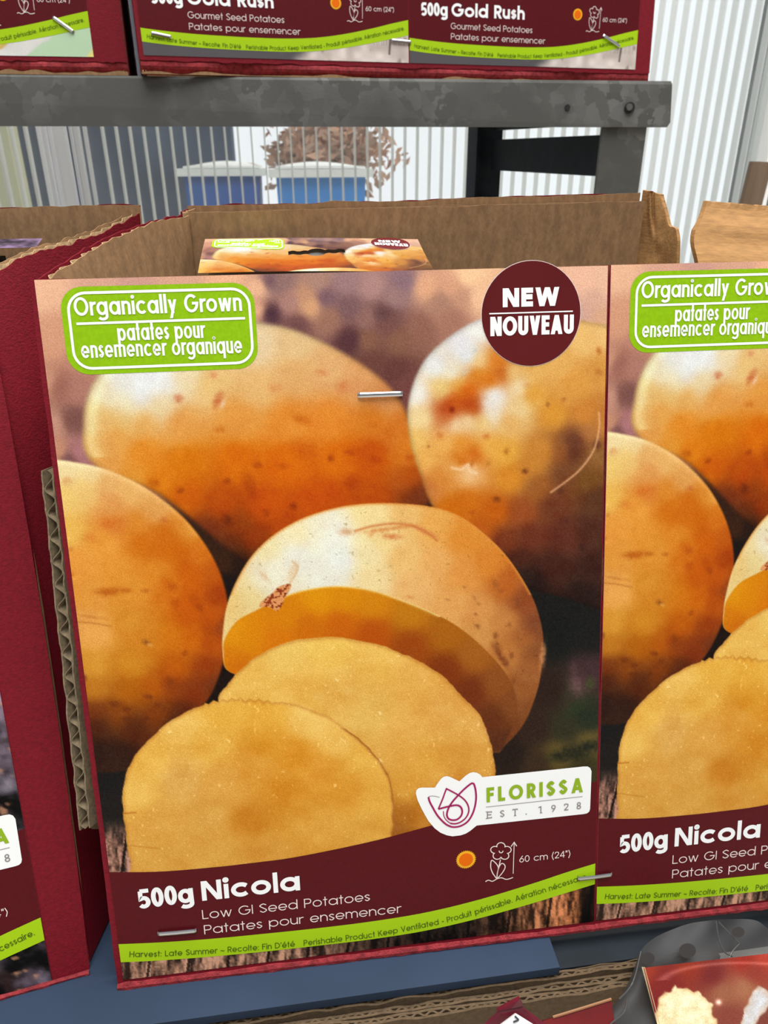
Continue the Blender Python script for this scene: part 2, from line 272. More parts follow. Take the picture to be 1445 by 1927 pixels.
C6 = [(470,1270,(222,170,75)),(540,1235,(222,176,82)),(620,1215,(226,178,78)),(700,1245,(222,170,75)),(780,1290,(218,160,70)),(560,1290,(220,165,70)),(650,1300,(216,161,70)),(700,1340,(216,166,76)),(760,1370,(215,155,65)),(840,1335,(213,152,66)),
(880,1400,(208,145,55)),(912,1450,(206,142,52)),(800,1440,(212,150,55)),(860,1500,(200,130,40)),(770,1485,(206,142,46)),(765,1535,(165,95,15)),(745,1565,(150,85,20)),(800,1530,(190,120,32)),(900,1380,(212,152,66))]
P7 = [(231,1495),(238,1455),(256,1420),(281,1390),(320,1356),(360,1335),(400,1321),(440,1315),(500,1318),(560,1326),(612,1345),(652,1370),(692,1405),(722,1442),(738,1480),(741,1530),(738,1580),(730,1680),(500,1700),(262,1680),(246,1620),(234,1550)]
C7 = [(280,1430,(222,166,66)),(340,1370,(224,172,78)),(420,1340,(222,166,62)),(500,1345,(220,160,55)),(580,1358,(228,180,88)),(640,1390,(222,168,74)),(680,1430,(218,160,60)),(400,1400,(218,160,60)),(500,1400,(206,136,30)),(560,1420,(205,130,25)),
(480,1440,(208,140,45)),(420,1470,(212,150,60)),(340,1470,(212,156,72)),(262,1490,(222,168,72)),(540,1480,(200,126,25)),(600,1450,(210,140,40)),(650,1490,(208,140,40)),(722,1500,(218,160,62)),(300,1550,(208,146,56)),(390,1530,(206,146,58)),
(470,1545,(196,124,30)),(540,1560,(206,142,46)),(620,1560,(208,145,50)),(700,1560,(210,150,55)),(300,1610,(206,146,56)),(420,1600,(205,145,55)),(520,1600,(200,135,45)),(660,1600,(205,142,48))]
# spots: x, y, rx, ry, angle(deg), colour, strength
SP = [(336,750,9,8,0,(190,100,60),.8),(411,753,8,16,25,(186,92,52),.85),(419,760,4,10,25,(228,190,160),.8),(402,706,8,6,0,(205,130,90),.6),(605,701,12,8,0,(200,120,70),.6),(646,728,13,10,0,(195,110,60),.6),(516,730,14,9,0,(205,125,70),.5),
(414,808,11,7,0,(180,90,15),.6),(568,790,16,9,20,(185,85,15),.6),(623,862,7,7,0,(150,55,5),.7),(575,850,26,18,30,(178,72,5),.5),(690,850,40,22,-15,(178,68,0),.55),(660,850,10,8,0,(160,60,5),.6),(705,865,12,9,0,(165,60,5),.6),(770,862,10,8,0,(170,70,10),.6),
(470,915,12,30,-20,(150,55,5),.55),(485,875,10,7,0,(160,62,5),.6),(430,905,6,6,0,(150,60,5),.6),(425,905,7,6,0,(150,55,5),.5),(530,876,8,6,0,(160,60,5),.5),(660,908,16,14,20,(155,50,5),.6),(553,952,7,7,0,(130,42,5),.75),(340,923,7,6,0,(150,62,5),.8),(290,908,10,9,0,(165,75,10),.6),(428,978,8,12,-25,(95,38,15),.7),(500,965,8,7,0,(140,50,5),.6),(650,1000,14,7,0,(165,66,0),.4),(700,800,10,6,0,(185,90,15),.4),
(850,771,5,6,0,(120,35,10),.8),(870,740,30,14,-35,(196,92,12),.5),(890,755,16,16,0,(175,66,12),.4),(828,820,7,7,0,(195,110,50),.7),(914,821,7,6,0,(190,100,45),.7),(806,840,3,3,0,(150,90,40),.6),(953,848,5,7,20,(160,90,25),.75),(918,872,4,5,0,(170,100,40),.6),(987,886,6,5,0,(95,45,25),.85),(934,940,7,6,0,(110,50,20),.85),(1030,761,4,5,0,(150,90,40),.7),(1060,752,6,4,-20,(160,90,40),.6),(1126,660,5,8,0,(175,90,30),.7),(1126,700,6,6,0,(165,90,35),.7),(1122,836,8,9,0,(85,45,30),.8),(1054,922,8,8,0,(75,40,30),.6),(1062,978,8,7,0,(75,40,30),.55),(965,1000,6,5,0,(110,52,30),.6),(1095,1030,7,7,0,(48,30,25),.6),(888,965,8,5,0,(165,75,20),.6),(875,700,10,6,-40,(200,195,190),.5),(893,660,6,4,-50,(190,185,180),.7),(1000,690,5,5,0,(200,140,70),.5),(992,725,8,5,0,(205,150,85),.5),
(872,868,10,7,0,(196,100,16),.7),(888,872,4,9,20,(175,85,20),.6),
(127,905,10,8,0,(205,140,80),.6),(215,940,30,12,30,(206,135,75),.4),(205,985,14,10,0,(200,105,35),.7),(225,990,8,14,20,(205,120,50),.6),(170,1012,12,8,15,(205,120,50),.6),(135,1033,5,5,0,(180,100,40),.6),(308,978,7,6,0,(190,100,50),.7),(290,1025,45,18,25,(195,100,12),.4),(322,1010,30,14,30,(192,98,10),.4),(205,1113,26,8,-3,(172,82,15),.8),(235,1110,14,4,5,(180,95,25),.7),(272,1111,7,4,0,(175,95,30),.7),(318,1100,20,9,35,(190,92,15),.6),(325,1104,8,6,0,(165,75,15),.6),(330,1134,10,10,0,(178,78,10),.7),(368,1130,10,20,-35,(168,72,8),.7),(377,1144,6,8,-30,(145,60,10),.6),(350,1062,14,10,40,(185,85,8),.5),(346,1168,16,10,45,(182,82,8),.5),(390,1180,10,14,0,(160,66,5),.5),(275,1208,8,5,20,(130,70,25),.85),(282,1213,6,3,20,(228,170,90),.7),(348,1229,6,6,0,(150,65,10),.75),(160,1276,5,7,0,(120,60,25),.8),(217,1324,9,6,10,(105,50,18),.8),(238,1334,8,5,10,(105,48,15),.8),(278,1310,9,5,10,(110,50,15),.8),(297,1325,6,5,0,(115,52,15),.7),(240,1352,12,5,-5,(85,38,12),.6),(275,1352,7,5,0,(90,40,12),.6),(328,1292,18,14,0,(130,58,14),.6),(318,1280,6,10,0,(120,55,14),.5),(310,1333,4,4,0,(110,48,12),.5),(135,1081,4,4,0,(170,90,30),.6),(170,1160,30,3,8,(180,110,45),.5),(345,1050,20,12,35,(190,92,12),.4),
(730,995,45,4,-8,(200,120,60),.8),(800,1000,28,5,25,(205,130,75),.8),(738,1009,18,6,5,(200,110,55),.85),(697,1006,5,5,0,(215,150,90),.7),(498,1085,5,14,-45,(215,180,140),.8),(550,1075,7,18,25,(215,175,130),.6),
(690,1060,4,2,0,(170,160,110),.6),(640,1040,3,2,0,(170,170,140),.6),(660,1040,6,2,0,(175,165,115),.5),(735,1065,4,2,0,(170,140,80),.6),(712,1073,4,2,0,(175,140,80),.6),(610,1090,4,2,0,(170,170,140),.6),(582,1082,3,2,0,(170,165,130),.6),(900,1136,4,3,0,(150,90,40),.7),(892,1125,3,6,-30,(150,90,40),.6),(895,1155,4,3,0,(150,90,40),.7),(873,1104,3,3,0,(150,90,40),.6),(843,1128,7,2,15,(170,110,60),.6),(843,1061,4,2,0,(160,110,50),.6),(898,1178,6,4,30,(130,75,35),.75),(932,1100,4,10,-30,(140,85,40),.6),(942,1112,4,4,0,(145,80,40),.5),(975,1135,4,12,-30,(125,68,35),.7),(958,1175,4,6,-20,(140,85,40),.6),(932,1196,5,6,0,(125,65,30),.8),(935,1220,8,14,-20,(120,62,32),.85),(948,1243,7,16,-35,(115,58,30),.85),(962,1233,4,7,0,(120,65,32),.75),(966,1280,4,6,0,(120,65,32),.6),(975,1200,4,3,0,(140,80,40),.5),(770,1123,10,3,10,(200,130,70),.6),
(1085,1290,14,22,-20,(122,88,92),.75),(1078,1255,7,14,0,(100,70,70),.5),(1020,1235,6,24,5,(206,142,92),.85),(1110,1285,9,12,0,(70,92,40),.6),(1085,1330,30,10,-40,(40,58,34),.7),(1080,1415,44,14,-12,(28,34,26),.85),(1110,1402,20,10,-15,(26,34,26),.8),(1050,1424,16,8,0,(28,32,24),.7),
(600,1310,14,9,0,(226,185,105),.4),(655,1300,10,8,0,(228,190,115),.4),(470,1548,40,26,-25,(190,116,22),.18),(480,1555,70,16,-40,(192,118,24),.12)]

def paint_nicola(x, y):
    """colours (0..255, display) of the printed potato picture; x, y in the artwork's own units"""
    n = len(x); col = shep(x, y, BG, 13., 2.1)
    col[:, 2] *= np.where(y < 1000, .92, 1.); col[:, 0] *= np.where(y < 1000, 1.02, 1.)
    # wooden planks: lower left corner and along the bottom
    def wood(sel, sc, base, amp, dark):
        xx, yy = x[sel], y[sel]
        g = vnoise(xx*1.0, yy*.16, sc, 5)*1.1+vnoise(xx, yy*.3, sc*.4, 6)*.9+vnoise(xx, yy, 3., 7)*.4
        k = np.clip(.5+g*1.05, 0, 1)[:, None]
        c = np.array(base)*(.3+.95*k)+np.array([6, 3, 2])
        pl = (np.abs(((xx*.92+yy*.12) % 68)-34) > 31.5)[:, None]
        return np.where(pl, c*.35, c)
    s = (y > 1520) & (x < 420)
    w = sstep(1535, 1590, y[s])[:, None]
    col[s] = col[s]*(1-w)+wood(s, 9, (150, 112, 96), 1, 0)*w
    s = y > 1640
    c = wood(s, 11, (160, 122, 100), 1, 0)
    xx = x[s]; tone = np.interp(xx, [230, 560, 640, 760, 850, 940, 1010, 1080, 1095, 1120], [1, 1, .62, .3, .28, .5, .95, 1.05, .25, .2])[:, None]
    warm = np.interp(xx, [850, 960, 1080], [0, .6, 1])[:, None]
    c = c*tone; c = c*(1-warm)+c*np.array([1.12, .94, .74])*warm
    col[s] = c
    mott = vnoise(x, y, 26, 1)*10+vnoise(x, y, 11, 2)*8
    for poly, ctl, soft, sp_ in ((P1, C1, 6, 26), (P2, C2, 4, 16), (P3, C3, 3, 22), (P4, C4, 1.4, 22), (P5, C5, 1.6, 24), (P6, C6, 1.2, 26), (P7, C7, 1.2, 26)):
        q = spline(poly, True, 8); lo = q.min(0)-14; hi = q.max(0)+14
        s = np.where((x > lo[0]) & (x < hi[0]) & (y > lo[1]) & (y < hi[1]))[0]
        xs, ys = x[s], y[s]
        jx = xs; jy = ys
        if poly in (P6, P7):
            jx = xs+vnoise(xs, ys, 16, 31)*3+vnoise(xs, ys, 5, 32)*1.6; jy = ys+vnoise(xs, ys, 14, 33)*3
            if poly is P7:
                tooth = np.where((xs > 385) & (xs < 520) & (ys < 1340), np.abs(((xs-385) % 17)-8.5)*.6-2.4, 0); jy = jy+tooth
        d = signed(jx, jy, q); a = sstep(-soft, soft, d); k = a > .002
        s = s[k]; xs = xs[k]; ys = ys[k]; d = d[k]; a = a[k][:, None]
        c = shep(xs, ys, ctl, sp_, 2.1 if poly is P2 else 2.4)
        m = mott[s][:, None]
        if poly in (P1, P2, P3, P4): c = c+m*np.array([.5, .8, .7])
        if poly is P1: c = c+(np.exp(-((d-16)/11.)**2)*((xs < 330) & (ys < 860)))[:, None]*np.array([10, 26, 30])
        if poly is P1 or poly is P2: c = c*(1-.14*np.exp(-(d/7.)**2))[:, None]
        if poly is P3: c = c+(np.exp(-((d-4)/5.)**2)*(ys < 1010))[:, None]*np.array([10, 14, 16])
        if poly is P4:
            rim = (np.exp(-(d/4.)**2)*(ys < 1120))[:, None]; c = c*(1-rim*.75)+np.array([212, 140, 60])*rim*.75
            sp = (vnoise(xs, ys, 3.1, 12)+vnoise(xs, ys, 7, 13)*.8 > .62)[:, None]; c = np.where(sp, c*np.array([.86, .82, .74]), c)
        if poly is P5:
            rim = (np.exp(-((d)/3.2)**2)*((xs > 520) & (ys < 1160)))[:, None]; c = c*(1-rim*.8)+np.array([240, 215, 150])*rim*.8
        if poly in (P6, P7):
            rim = np.exp(-(np.maximum(d-2, 0)/3.5)**2)[:, None]; c = c*(1-rim*.5)+np.array([186, 118, 42])*rim*.5
            if poly is P7:
                r2 = (np.exp(-(np.maximum(d-1, 0)/2.2)**2)*((ys > 1370) & (xs > 600)))[:, None]; c = c*(1-r2*.7)+np.array([150, 80, 22])*r2*.7
            c = c+(vnoise(xs*.9, ys*1.4, 34, 21)*16+vnoise(xs, ys, 9, 22)*7)[:, None]*np.array([.6, 1, 1.1])
            c = c+np.array([4, 9, 13])
            gl = vnoise(xs, ys, 3.4, 23)+vnoise(xs, ys, 6, 24)*.6+vnoise(xs, ys, 40, 25)*.35
            c = c+(sstep(.46, .72, gl)*34)[:, None]*np.array([.7, 1, 1.25])
        col[s] = col[s]*(1-a)+c*a
        if poly is P6:   # shadow of the front slice on the one behind
            pass
        if poly is P5 or poly is P3 or poly is P2 or poly is P7: pass
    for sx, sy, rx, ry, an, c, st in SP:
        s = np.where((np.abs(x-sx) < 2.2*max(rx, ry)) & (np.abs(y-sy) < 2.2*max(rx, ry)))[0]
        if not len(s): continue
        ca, sa = math.cos(math.radians(an)), math.sin(math.radians(an)); dx = x[s]-sx; dy = y[s]-sy
        u = (dx*ca+dy*sa)/rx; v = (-dx*sa+dy*ca)/ry
        e = u*u+v*v+vnoise(x[s], y[s], 5, 41)*.9
        a = (.85*st*np.exp(-np.maximum(e, 0)**1.25))[:, None]
        col[s] = col[s]*(1-a)+np.array(c)*a
    # eye with torn skin on the cut potato, light crease on the right potato, brown arc of skin
    q = spline([(488,1140),(496,1128),(512,1116),(524,1104),(545,1098),(547,1106),(537,1122),(530,1140),(520,1149),(506,1142)], True, 6)
    s = np.where((np.abs(x-518) < 45) & (np.abs(y-1122) < 40))[0]
    if len(s):
        d = signed(x[s], y[s], q); a = sstep(-1.5, 1.5, d)[:, None]
        g = np.abs(vnoise(x[s]*1.2+y[s]*.7, y[s]*.8, 7, 51))+np.abs(vnoise(x[s], y[s], 4, 52))
        c = np.where((g > .3)[:, None], np.array([214, 146, 92]), np.array([140, 58, 28])); col[s] = col[s]*(1-a)+c*a
    for path, w_, c, st in (([(1126,776),(1127,800),(1122,830),(1112,855),(1090,884),(1064,906),(1036,926)], 2.0, (226,170,126), .75), ([(668,999),(700,990),(740,985),(775,989),(805,1003),(822,1017)], 2.6, (196,112,60), .7),
                            ([(545,1098),(556,1080),(560,1066),(550,1056)], 2.5, (210,165,115), .6), ([(850,880),(868,883),(880,874),(884,886),(896,890)], 3, (240,205,170), .6), ([(145,1170),(175,1172),(210,1178)], 1.8, (176,108,44), .6),
                            ([(232,1530),(256,1528)], 1.4, (170,95,25), .7), ([(246,1590),(300,1596)], 1.2, (180,110,35), .5)):
        q = spline(path, False, 6); lo = q.min(0)-10; hi = q.max(0)+10
        s = np.where((x > lo[0]) & (x < hi[0]) & (y > lo[1]) & (y < hi[1]))[0]
        if len(s):
            d = seg_dist(x[s], y[s], q, False); a = (st*np.exp(-(d/w_)**2))[:, None]; col[s] = col[s]*(1-a)+np.array(c)*a
    col = col+(np.random.RandomState(3).rand(n)[:, None]-.5)*13
    return np.clip((col-9.)*1.045, 2, 246)
# ---------------------------------------------------------------- lettering: a geometric stroke alphabet
XH = .74
def arc(cx_, cy_, rx, ry, a0, a1, n=None):
    n = n or max(4, int(abs(a1-a0)/15)); return [(cx_+rx*math.cos(math.radians(a0+(a1-a0)*i/n)), cy_+ry*math.sin(math.radians(a0+(a1-a0)*i/n))) for i in range(n+1)]
def sp(pts): return [tuple(p) for p in spline(pts, False, 6)]
def glyph(ch, t, sx):
    """strokes of one character (cap height 1, pen width t, width factor sx): list of ('l', points) or ('q', x0,y0,x1,y1), and the width"""
    h = t/2; w = lambda v: v*sx; C = 1-h; X = XH-h; Q = []
    L = lambda *p: Q.append(('l', list(p))); Z = lambda x0, y0, x1, y1: Q.append(('q', x0, y0, x1, y1))
    def bowl(W, x0=0., k=XH): Q.append(('l', arc(x0+W/2, k/2, W/2-h, k/2-h, 0, 360, 28)))
    if ch in 'éè':
        q, W = glyph('e', t, sx); return q+[('q', W*.42, .83, W*.68, 1.05)], W
    if ch == ' ': return [], w(.34)
    if ch == 'o': W = w(.78); bowl(W)
    elif ch == 'a': W = w(.78); bowl(W-h*.3); L((W-h, 0), (W-h, XH))
    elif ch == 'd': W = w(.78); bowl(W-h*.3); L((W-h, 0), (W-h, 1.05))
    elif ch == 'q': W = w(.78); bowl(W-h*.3); L((W-h, -.28), (W-h, XH))
    elif ch == 'g': W = w(.78); bowl(W-h*.3); Q.append(('l', [(W-h, XH), (W-h, -.04)]+arc(W/2, -.04, W/2-h, .25-h, 0, -150)))
    elif ch == 'b': W = w(.78); bowl(W-h*.3, h*.3); L((h, 0), (h, 1.05))
    elif ch == 'p': W = w(.78); bowl(W-h*.3, h*.3); L((h, -.28), (h, XH))
    elif ch == 'c': W = w(.70); R = w(.78); Q.append(('l', arc(R/2, XH/2, R/2-h, XH/2-h, 42, 318)))
    elif ch == 'e': W = w(.74); Q.append(('l', [(h*.8, XH*.47), (W-h, XH*.47)]+arc(W/2, XH/2, W/2-h, XH/2-h, 0, 322)))
    elif ch == 'h': W = w(.62); L((h, 0), (h, 1.05)); r = (W-t)/2; Q.append(('l', arc(h+r, X-min(r, .3), r, min(r, .3), 180, 0)+[(W-h, 0)]))
    elif ch == 'n': W = w(.62); L((h, 0), (h, XH)); r = (W-t)/2; Q.append(('l', arc(h+r, X-min(r, .3), r, min(r, .3), 180, 0)+[(W-h, 0)]))
    elif ch == 'm':
        W = w(1.02); L((h, 0), (h, XH)); r = (W-t)/4
        for k in (0, 1): Q.append(('l', arc(h+r+2*r*k, X-min(r, .3), r, min(r, .3), 180, 0)+[(h+2*r*(k+1), 0)]))
    elif ch == 'r': W = w(.36); L((h, 0), (h, XH)); Q.append(('l', arc(h+w(.26), X-.24, w(.26), .24, 180, 72)))
    elif ch == 'u': W = w(.62); r = (W-t)/2; rr = min(r, .3); Q.append(('l', [(h, XH)]+arc(h+r, h+rr, r, rr, 180, 360))); L((W-h, XH), (W-h, 0))
    elif ch == 't': W = w(.36); L((W/2, 0), (W/2, 1.0)); L((0, X), (W, X))
    elif ch == 'l': W = t; L((h, 0), (h, 1.05))
    elif ch == 'i': W = t; L((h, 0), (h, XH)); Q.append(('l', arc(h, .94, h*.32, h*.32, 0, 360, 12)))
    elif ch == 's': W = w(.46); Q.append(('l', sp([(W-h, X-.1), (W*.52, X), (h*1.05, X-.14), (W*.5, XH*.5), (W-h, h+.17), (W*.48, h), (h*.8, h+.13)])))
    elif ch == 'v': W = w(.62); Z(h*1.1, XH, W/2, 0); Z(W-h*1.1, XH, W/2, 0)
    elif ch == 'w': W = w(.96); Z(h*1.1, XH, W*.29, 0); Z(W/2, XH, W*.29, 0); Z(W/2, XH, W*.71, 0); Z(W-h*1.1, XH, W*.71, 0)
    elif ch == 'y': W = w(.62); Z(h*1.1, XH, W*.52, 0); Z(W-h*1.1, XH, W*.27, -.28)
    elif ch == 'A': W = w(.86); Z(h*1.15, 0, W/2, 1); Z(W-h*1.15, 0, W/2, 1); L((W*.24, .3), (W*.76, .3))
    elif ch == 'D': W = w(.80); L((h, 0), (h, 1)); rx = min(W-t, w(.5)+.0); Q.append(('l', [(h, C), (W-h-rx, C)]+arc(W-h-rx, .5, rx, .5-h, 90, -90)+[(h, h)]))
    elif ch == 'E': W = w(.56); L((h, 0), (h, 1)); L((h, C), (W, C)); L((h, h), (W, h)); L((h, .52), (W*.95, .52))
    elif ch == 'F': W = w(.54); L((h, 0), (h, 1)); L((h, C), (W, C)); L((h, .52), (W*.92, .52))
    elif ch == 'G': W = w(1.0); Q.append(('l', arc(W/2, .5, W/2-h, .5-h, 45, 360)+[(W*.55, .5)]))
    elif ch == 'H': W = w(.74); L((h, 0), (h, 1)); L((W-h, 0), (W-h, 1)); L((h, .53), (W-h, .53))
    elif ch == 'I': W = t; L((h, 0), (h, 1))
    elif ch == 'K': W = w(.68); L((h, 0), (h, 1)); Z(W-h, 1, h*1.6, .45); Z(W-h*.9, 0, W*.36, .6)
    elif ch == 'L': W = w(.5); L((h, 0), (h, 1)); L((h, h), (W, h))
    elif ch == 'N': W = w(.78); L((h, 0), (h, 1)); L((W-h, 0), (W-h, 1)); Z(h*1.25, 1, W-h*1.25, 0)
    elif ch == 'O': W = w(1.0); Q.append(('l', arc(W/2, .5, W/2-h, .5-h, 0, 360, 32)))
    elif ch in 'PR':
        W = w(.62); L((h, 0), (h, 1)); r = (C-.46)/2; cx_ = W-h-min(r, W-t); Q.append(('l', [(h, C), (cx_, C)]+arc(cx_, .46+r, W-h-cx_, r, 90, -90)+[(h, .46)]))
        if ch == 'R': Z(W-h*.8, 0, W*.48, .46)
    elif ch == 'S': W = w(.62); Q.append(('l', sp([(W-h*1.1, C-.13), (W*.52, C), (h, C-.2), (W*.48, .52), (W-h, h+.21), (W*.48, h), (h*.9, h+.17)])))
    elif ch == 'T': W = w(.58); L((W/2, 0), (W/2, 1)); L((0, C), (W, C))
    elif ch == 'U': W = w(.70); r = W/2-h; ry = min(r*1.1, .36); Q.append(('l', [(h, 1)]+arc(W/2, h+ry, r, ry, 180, 360)+[(W-h, 1)]))
    elif ch == 'V': W = w(.78); Z(h*1.15, 1, W/2, 0); Z(W-h*1.15, 1, W/2, 0)
    elif ch == 'W': W = w(1.16); Z(h*1.1, 1, W*.28, 0); Z(W/2, 1, W*.28, 0); Z(W/2, 1, W*.72, 0); Z(W-h*1.1, 1, W*.72, 0)
    elif ch == '0': W = w(.62); Q.append(('l', arc(W/2, .5, W/2-h, .5-h, 0, 360, 28)))
    elif ch == '1': W = w(.36); L((W-h, 0), (W-h, 1)); L((0, .84), (W-h, C))
    elif ch == '2': W = w(.58); Q.append(('l', sp([(h, .70), (W*.2, .92), (W*.52, C), (W*.86, .86), (W*.86, .62), (W*.55, .36), (h*.9, h)]))); L((h*.5, h), (W, h))
    elif ch == '4': W = w(.64); L((W*.74, 0), (W*.74, 1)); L((0, .27), (W, .27)); Z(h, .27, W*.74, .97)
    elif ch == '5': W = w(.60); L((W*.93, C), (W*.2, C)); Q.append(('l', [(W*.2+h*.2, C), (W*.13+h*.4, .5)]+arc(W*.44, .32, W*.56-h, .32-h, 118, -142)))
    elif ch == '6': W = w(.60); Q.append(('l', arc(W/2, .32, W/2-h, .32-h, 0, 360, 24))); Q.append(('l', sp([(W*.74, 1), (W*.3, .62), (h, .33)])))
    elif ch == '8': W = w(.58); Q.append(('l', arc(W/2, .74, W*.44-h, .26-h*.7, 0, 360, 22))); Q.append(('l', arc(W/2, .27, W/2-h, .27-h*.8, 0, 360, 22)))
    elif ch == '9': W = w(.60); Q.append(('l', arc(W/2, .68, W/2-h, .32-h, 0, 360, 24))); Q.append(('l', sp([(W*.26, 0), (W*.7, .38), (W-h, .67)])))
    elif ch == '.': W = t*1.1; L((0, h*1.1), (W, h*1.1))
    elif ch == ':': W = t*1.1; L((0, h*1.1), (W, h*1.1)); L((0, XH*.8), (W, XH*.8))
    elif ch == '-': W = w(.34); L((0, .36), (W, .36))
    elif ch == '~': W = w(.56); Q.append(('l', sp([(0, .34), (W*.28, .43), (W*.7, .32), (W, .42)])))
    elif ch == "'": W = t; L((h, .72), (h, 1.02))
    elif ch == '"': W = w(.26); Z(h, .72, h*1.4, 1.02); Z(W-h*1.2, .72, W-h*.8, 1.02)
    elif ch == '(': W = w(.26); Q.append(('l', sp([(W-h, 1.05), (h, .55), (h, .3), (W-h, -.18)])))
    elif ch == ')': W = w(.26); Q.append(('l', sp([(h, 1.05), (W-h, .55), (W-h, .3), (h, -.18)])))
    else: W = w(.4)
    return Q, W
def ribbon(P, t, closed=None):
    P = [np.array(p, float) for p in P]; Q = [P[0]]
    for p in P[1:]:
        if np.linalg.norm(p-Q[-1]) > 1e-6: Q.append(p)
    if closed is None: closed = len(Q) > 6 and np.linalg.norm(Q[0]-Q[-1]) < 1e-4
    if closed and np.linalg.norm(Q[0]-Q[-1]) < 1e-4: Q = Q[:-1]
    n = len(Q); V = []; F = []
    for i in range(n):
        a = Q[i-1] if (i > 0 or closed) else None; b = Q[(i+1) % n] if (i < n-1 or closed) else None
        d1 = _unit(Q[i]-a) if a is not None else None; d2 = _unit(b-Q[i]) if b is not None else None
        if d1 is None: d1 = d2
        if d2 is None: d2 = d1
        n1 = np.array([-d1[1], d1[0]]); n2 = np.array([-d2[1], d2[0]]); m = n1+n2; L = np.linalg.norm(m)
        m = n1 if L < .35 else m/L; k = min(1.6, 1/max(.3, m @ n1)); V += [Q[i]+m*t/2*k, Q[i]-m*t/2*k]
    for i in range(n if closed else n-1):
        j = (i+1) % n; F.append((2*i, 2*i+1, 2*j+1, 2*j))
    return V, F
def text_mesh(mb, txt, base, capu, weight, lift, m=0, track=.10, sx=None):
    """lay txt along the baseline polyline 'base' (card units), cap height capu; fills the whole baseline length"""
    B = np.asarray(base, float); seg = np.linalg.norm(np.diff(B, axis=0), axis=1); cum = np.concatenate([[0], np.cumsum(seg)]); L = cum[-1]/capu
    def total(s): return sum(glyph(c, weight, s)[1] for c in txt)+track*max(.6, s)*(len(txt)-1)
    lo, hi = .2, 3.
    for _ in range(40):
        md = (lo+hi)/2
        if total(md) < L: lo = md
        else: hi = md
    s = lo if sx is None else sx; x = 0.
    def place(p):
        d = p[0]*capu; i = int(np.clip(np.searchsorted(cum, d, 'right')-1, 0, len(seg)-1)); t = (B[i+1]-B[i])/seg[i]; q = B[i]+t*(d-cum[i]); n = np.array([-t[1], t[0]])
        r = q+n*p[1]*capu; return (r[0], r[1], lift)
    ns_ = 0
    for c in txt:
        Q, Wd = glyph(c, weight, s)
        for q in Q:
            if q[0] == 'l': V, F = ribbon(q[1], weight)
            else:
                _, x0, y0, x1, y1 = q; dy = abs(y1-y0); hw = weight/2*math.hypot(x1-x0, dy)/dy; V = [(x0-hw, y0), (x0+hw, y0), (x1+hw, y1), (x1-hw, y1)]; F = [(0, 1, 2, 3)]
            ns_ += 1; dz = 5e-6*(ns_ % 12)
            mb.add([(*place((v[0]+x, v[1]))[:2], lift+dz) for v in V], F, m)
        x += Wd+track*max(.6, s)
# ---------------------------------------------------------------- card frames (card units: x right, y up from the top-left corner, z out of the print)
CW, CH = .17, .2333
O_A = np.array([-0.07023, 0.226915, 1.270579]); U_A = _unit(np.array([0.999931, -0.010861, 0.004418])); V_A = _unit(np.array([0.001517, -0.24794, -0.968774])); N_A = _unit(np.cross(V_A, U_A))
if N_A[1] > 0: N_A = -N_A
def frame(O, U, V):
    N = np.cross(U, -np.asarray(V)); return Matrix(((U[0], -V[0], N[0], O[0]), (U[1], -V[1], N[1], O[1]), (U[2], -V[2], N[2], O[2]), (0, 0, 0, 1)))
def fpt(fr, x, y, z=0.): return np.array(fr @ Vector((x, y, z)))
FA = frame(O_A, U_A, V_A)
def uv(px, py):
    d = onplane(px, py, O_A, N_A)-O_A; return np.array([d @ U_A, -(d @ V_A)])
def uvs(pts): return np.array([uv(*p) for p in pts])

def print_material(name):
    m = bpy.data.materials.new(name); m.use_nodes = True; t = m.node_tree; p = t.nodes['Principled BSDF']; a = t.nodes.new('ShaderNodeAttribute'); a.attribute_name = 'ink'
    tc = t.nodes.new('ShaderNodeTexCoord'); nz = t.nodes.new('ShaderNodeTexNoise'); nz.inputs['Scale'].default_value = 3200.; nz.inputs['Detail'].default_value = 1.; t.links.new(tc.outputs['Object'], nz.inputs['Vector'])
    rm = t.nodes.new('ShaderNodeMapRange'); rm.inputs[1].default_value = .3; rm.inputs[2].default_value = .7; rm.inputs[3].default_value = .84; rm.inputs[4].default_value = 1.14; t.links.new(nz.outputs['Fac'], rm.inputs[0])
    vm = t.nodes.new('ShaderNodeVectorMath'); vm.operation = 'SCALE'; t.links.new(a.outputs['Color'], vm.inputs[0]); t.links.new(rm.outputs[0], vm.inputs['Scale']); t.links.new(vm.outputs[0], p.inputs['Base Color']); p.inputs['Roughness'].default_value = .5; p.inputs['Specular IOR Level'].default_value = .12; MATS[name] = m; return m
print_material('printed_ink')
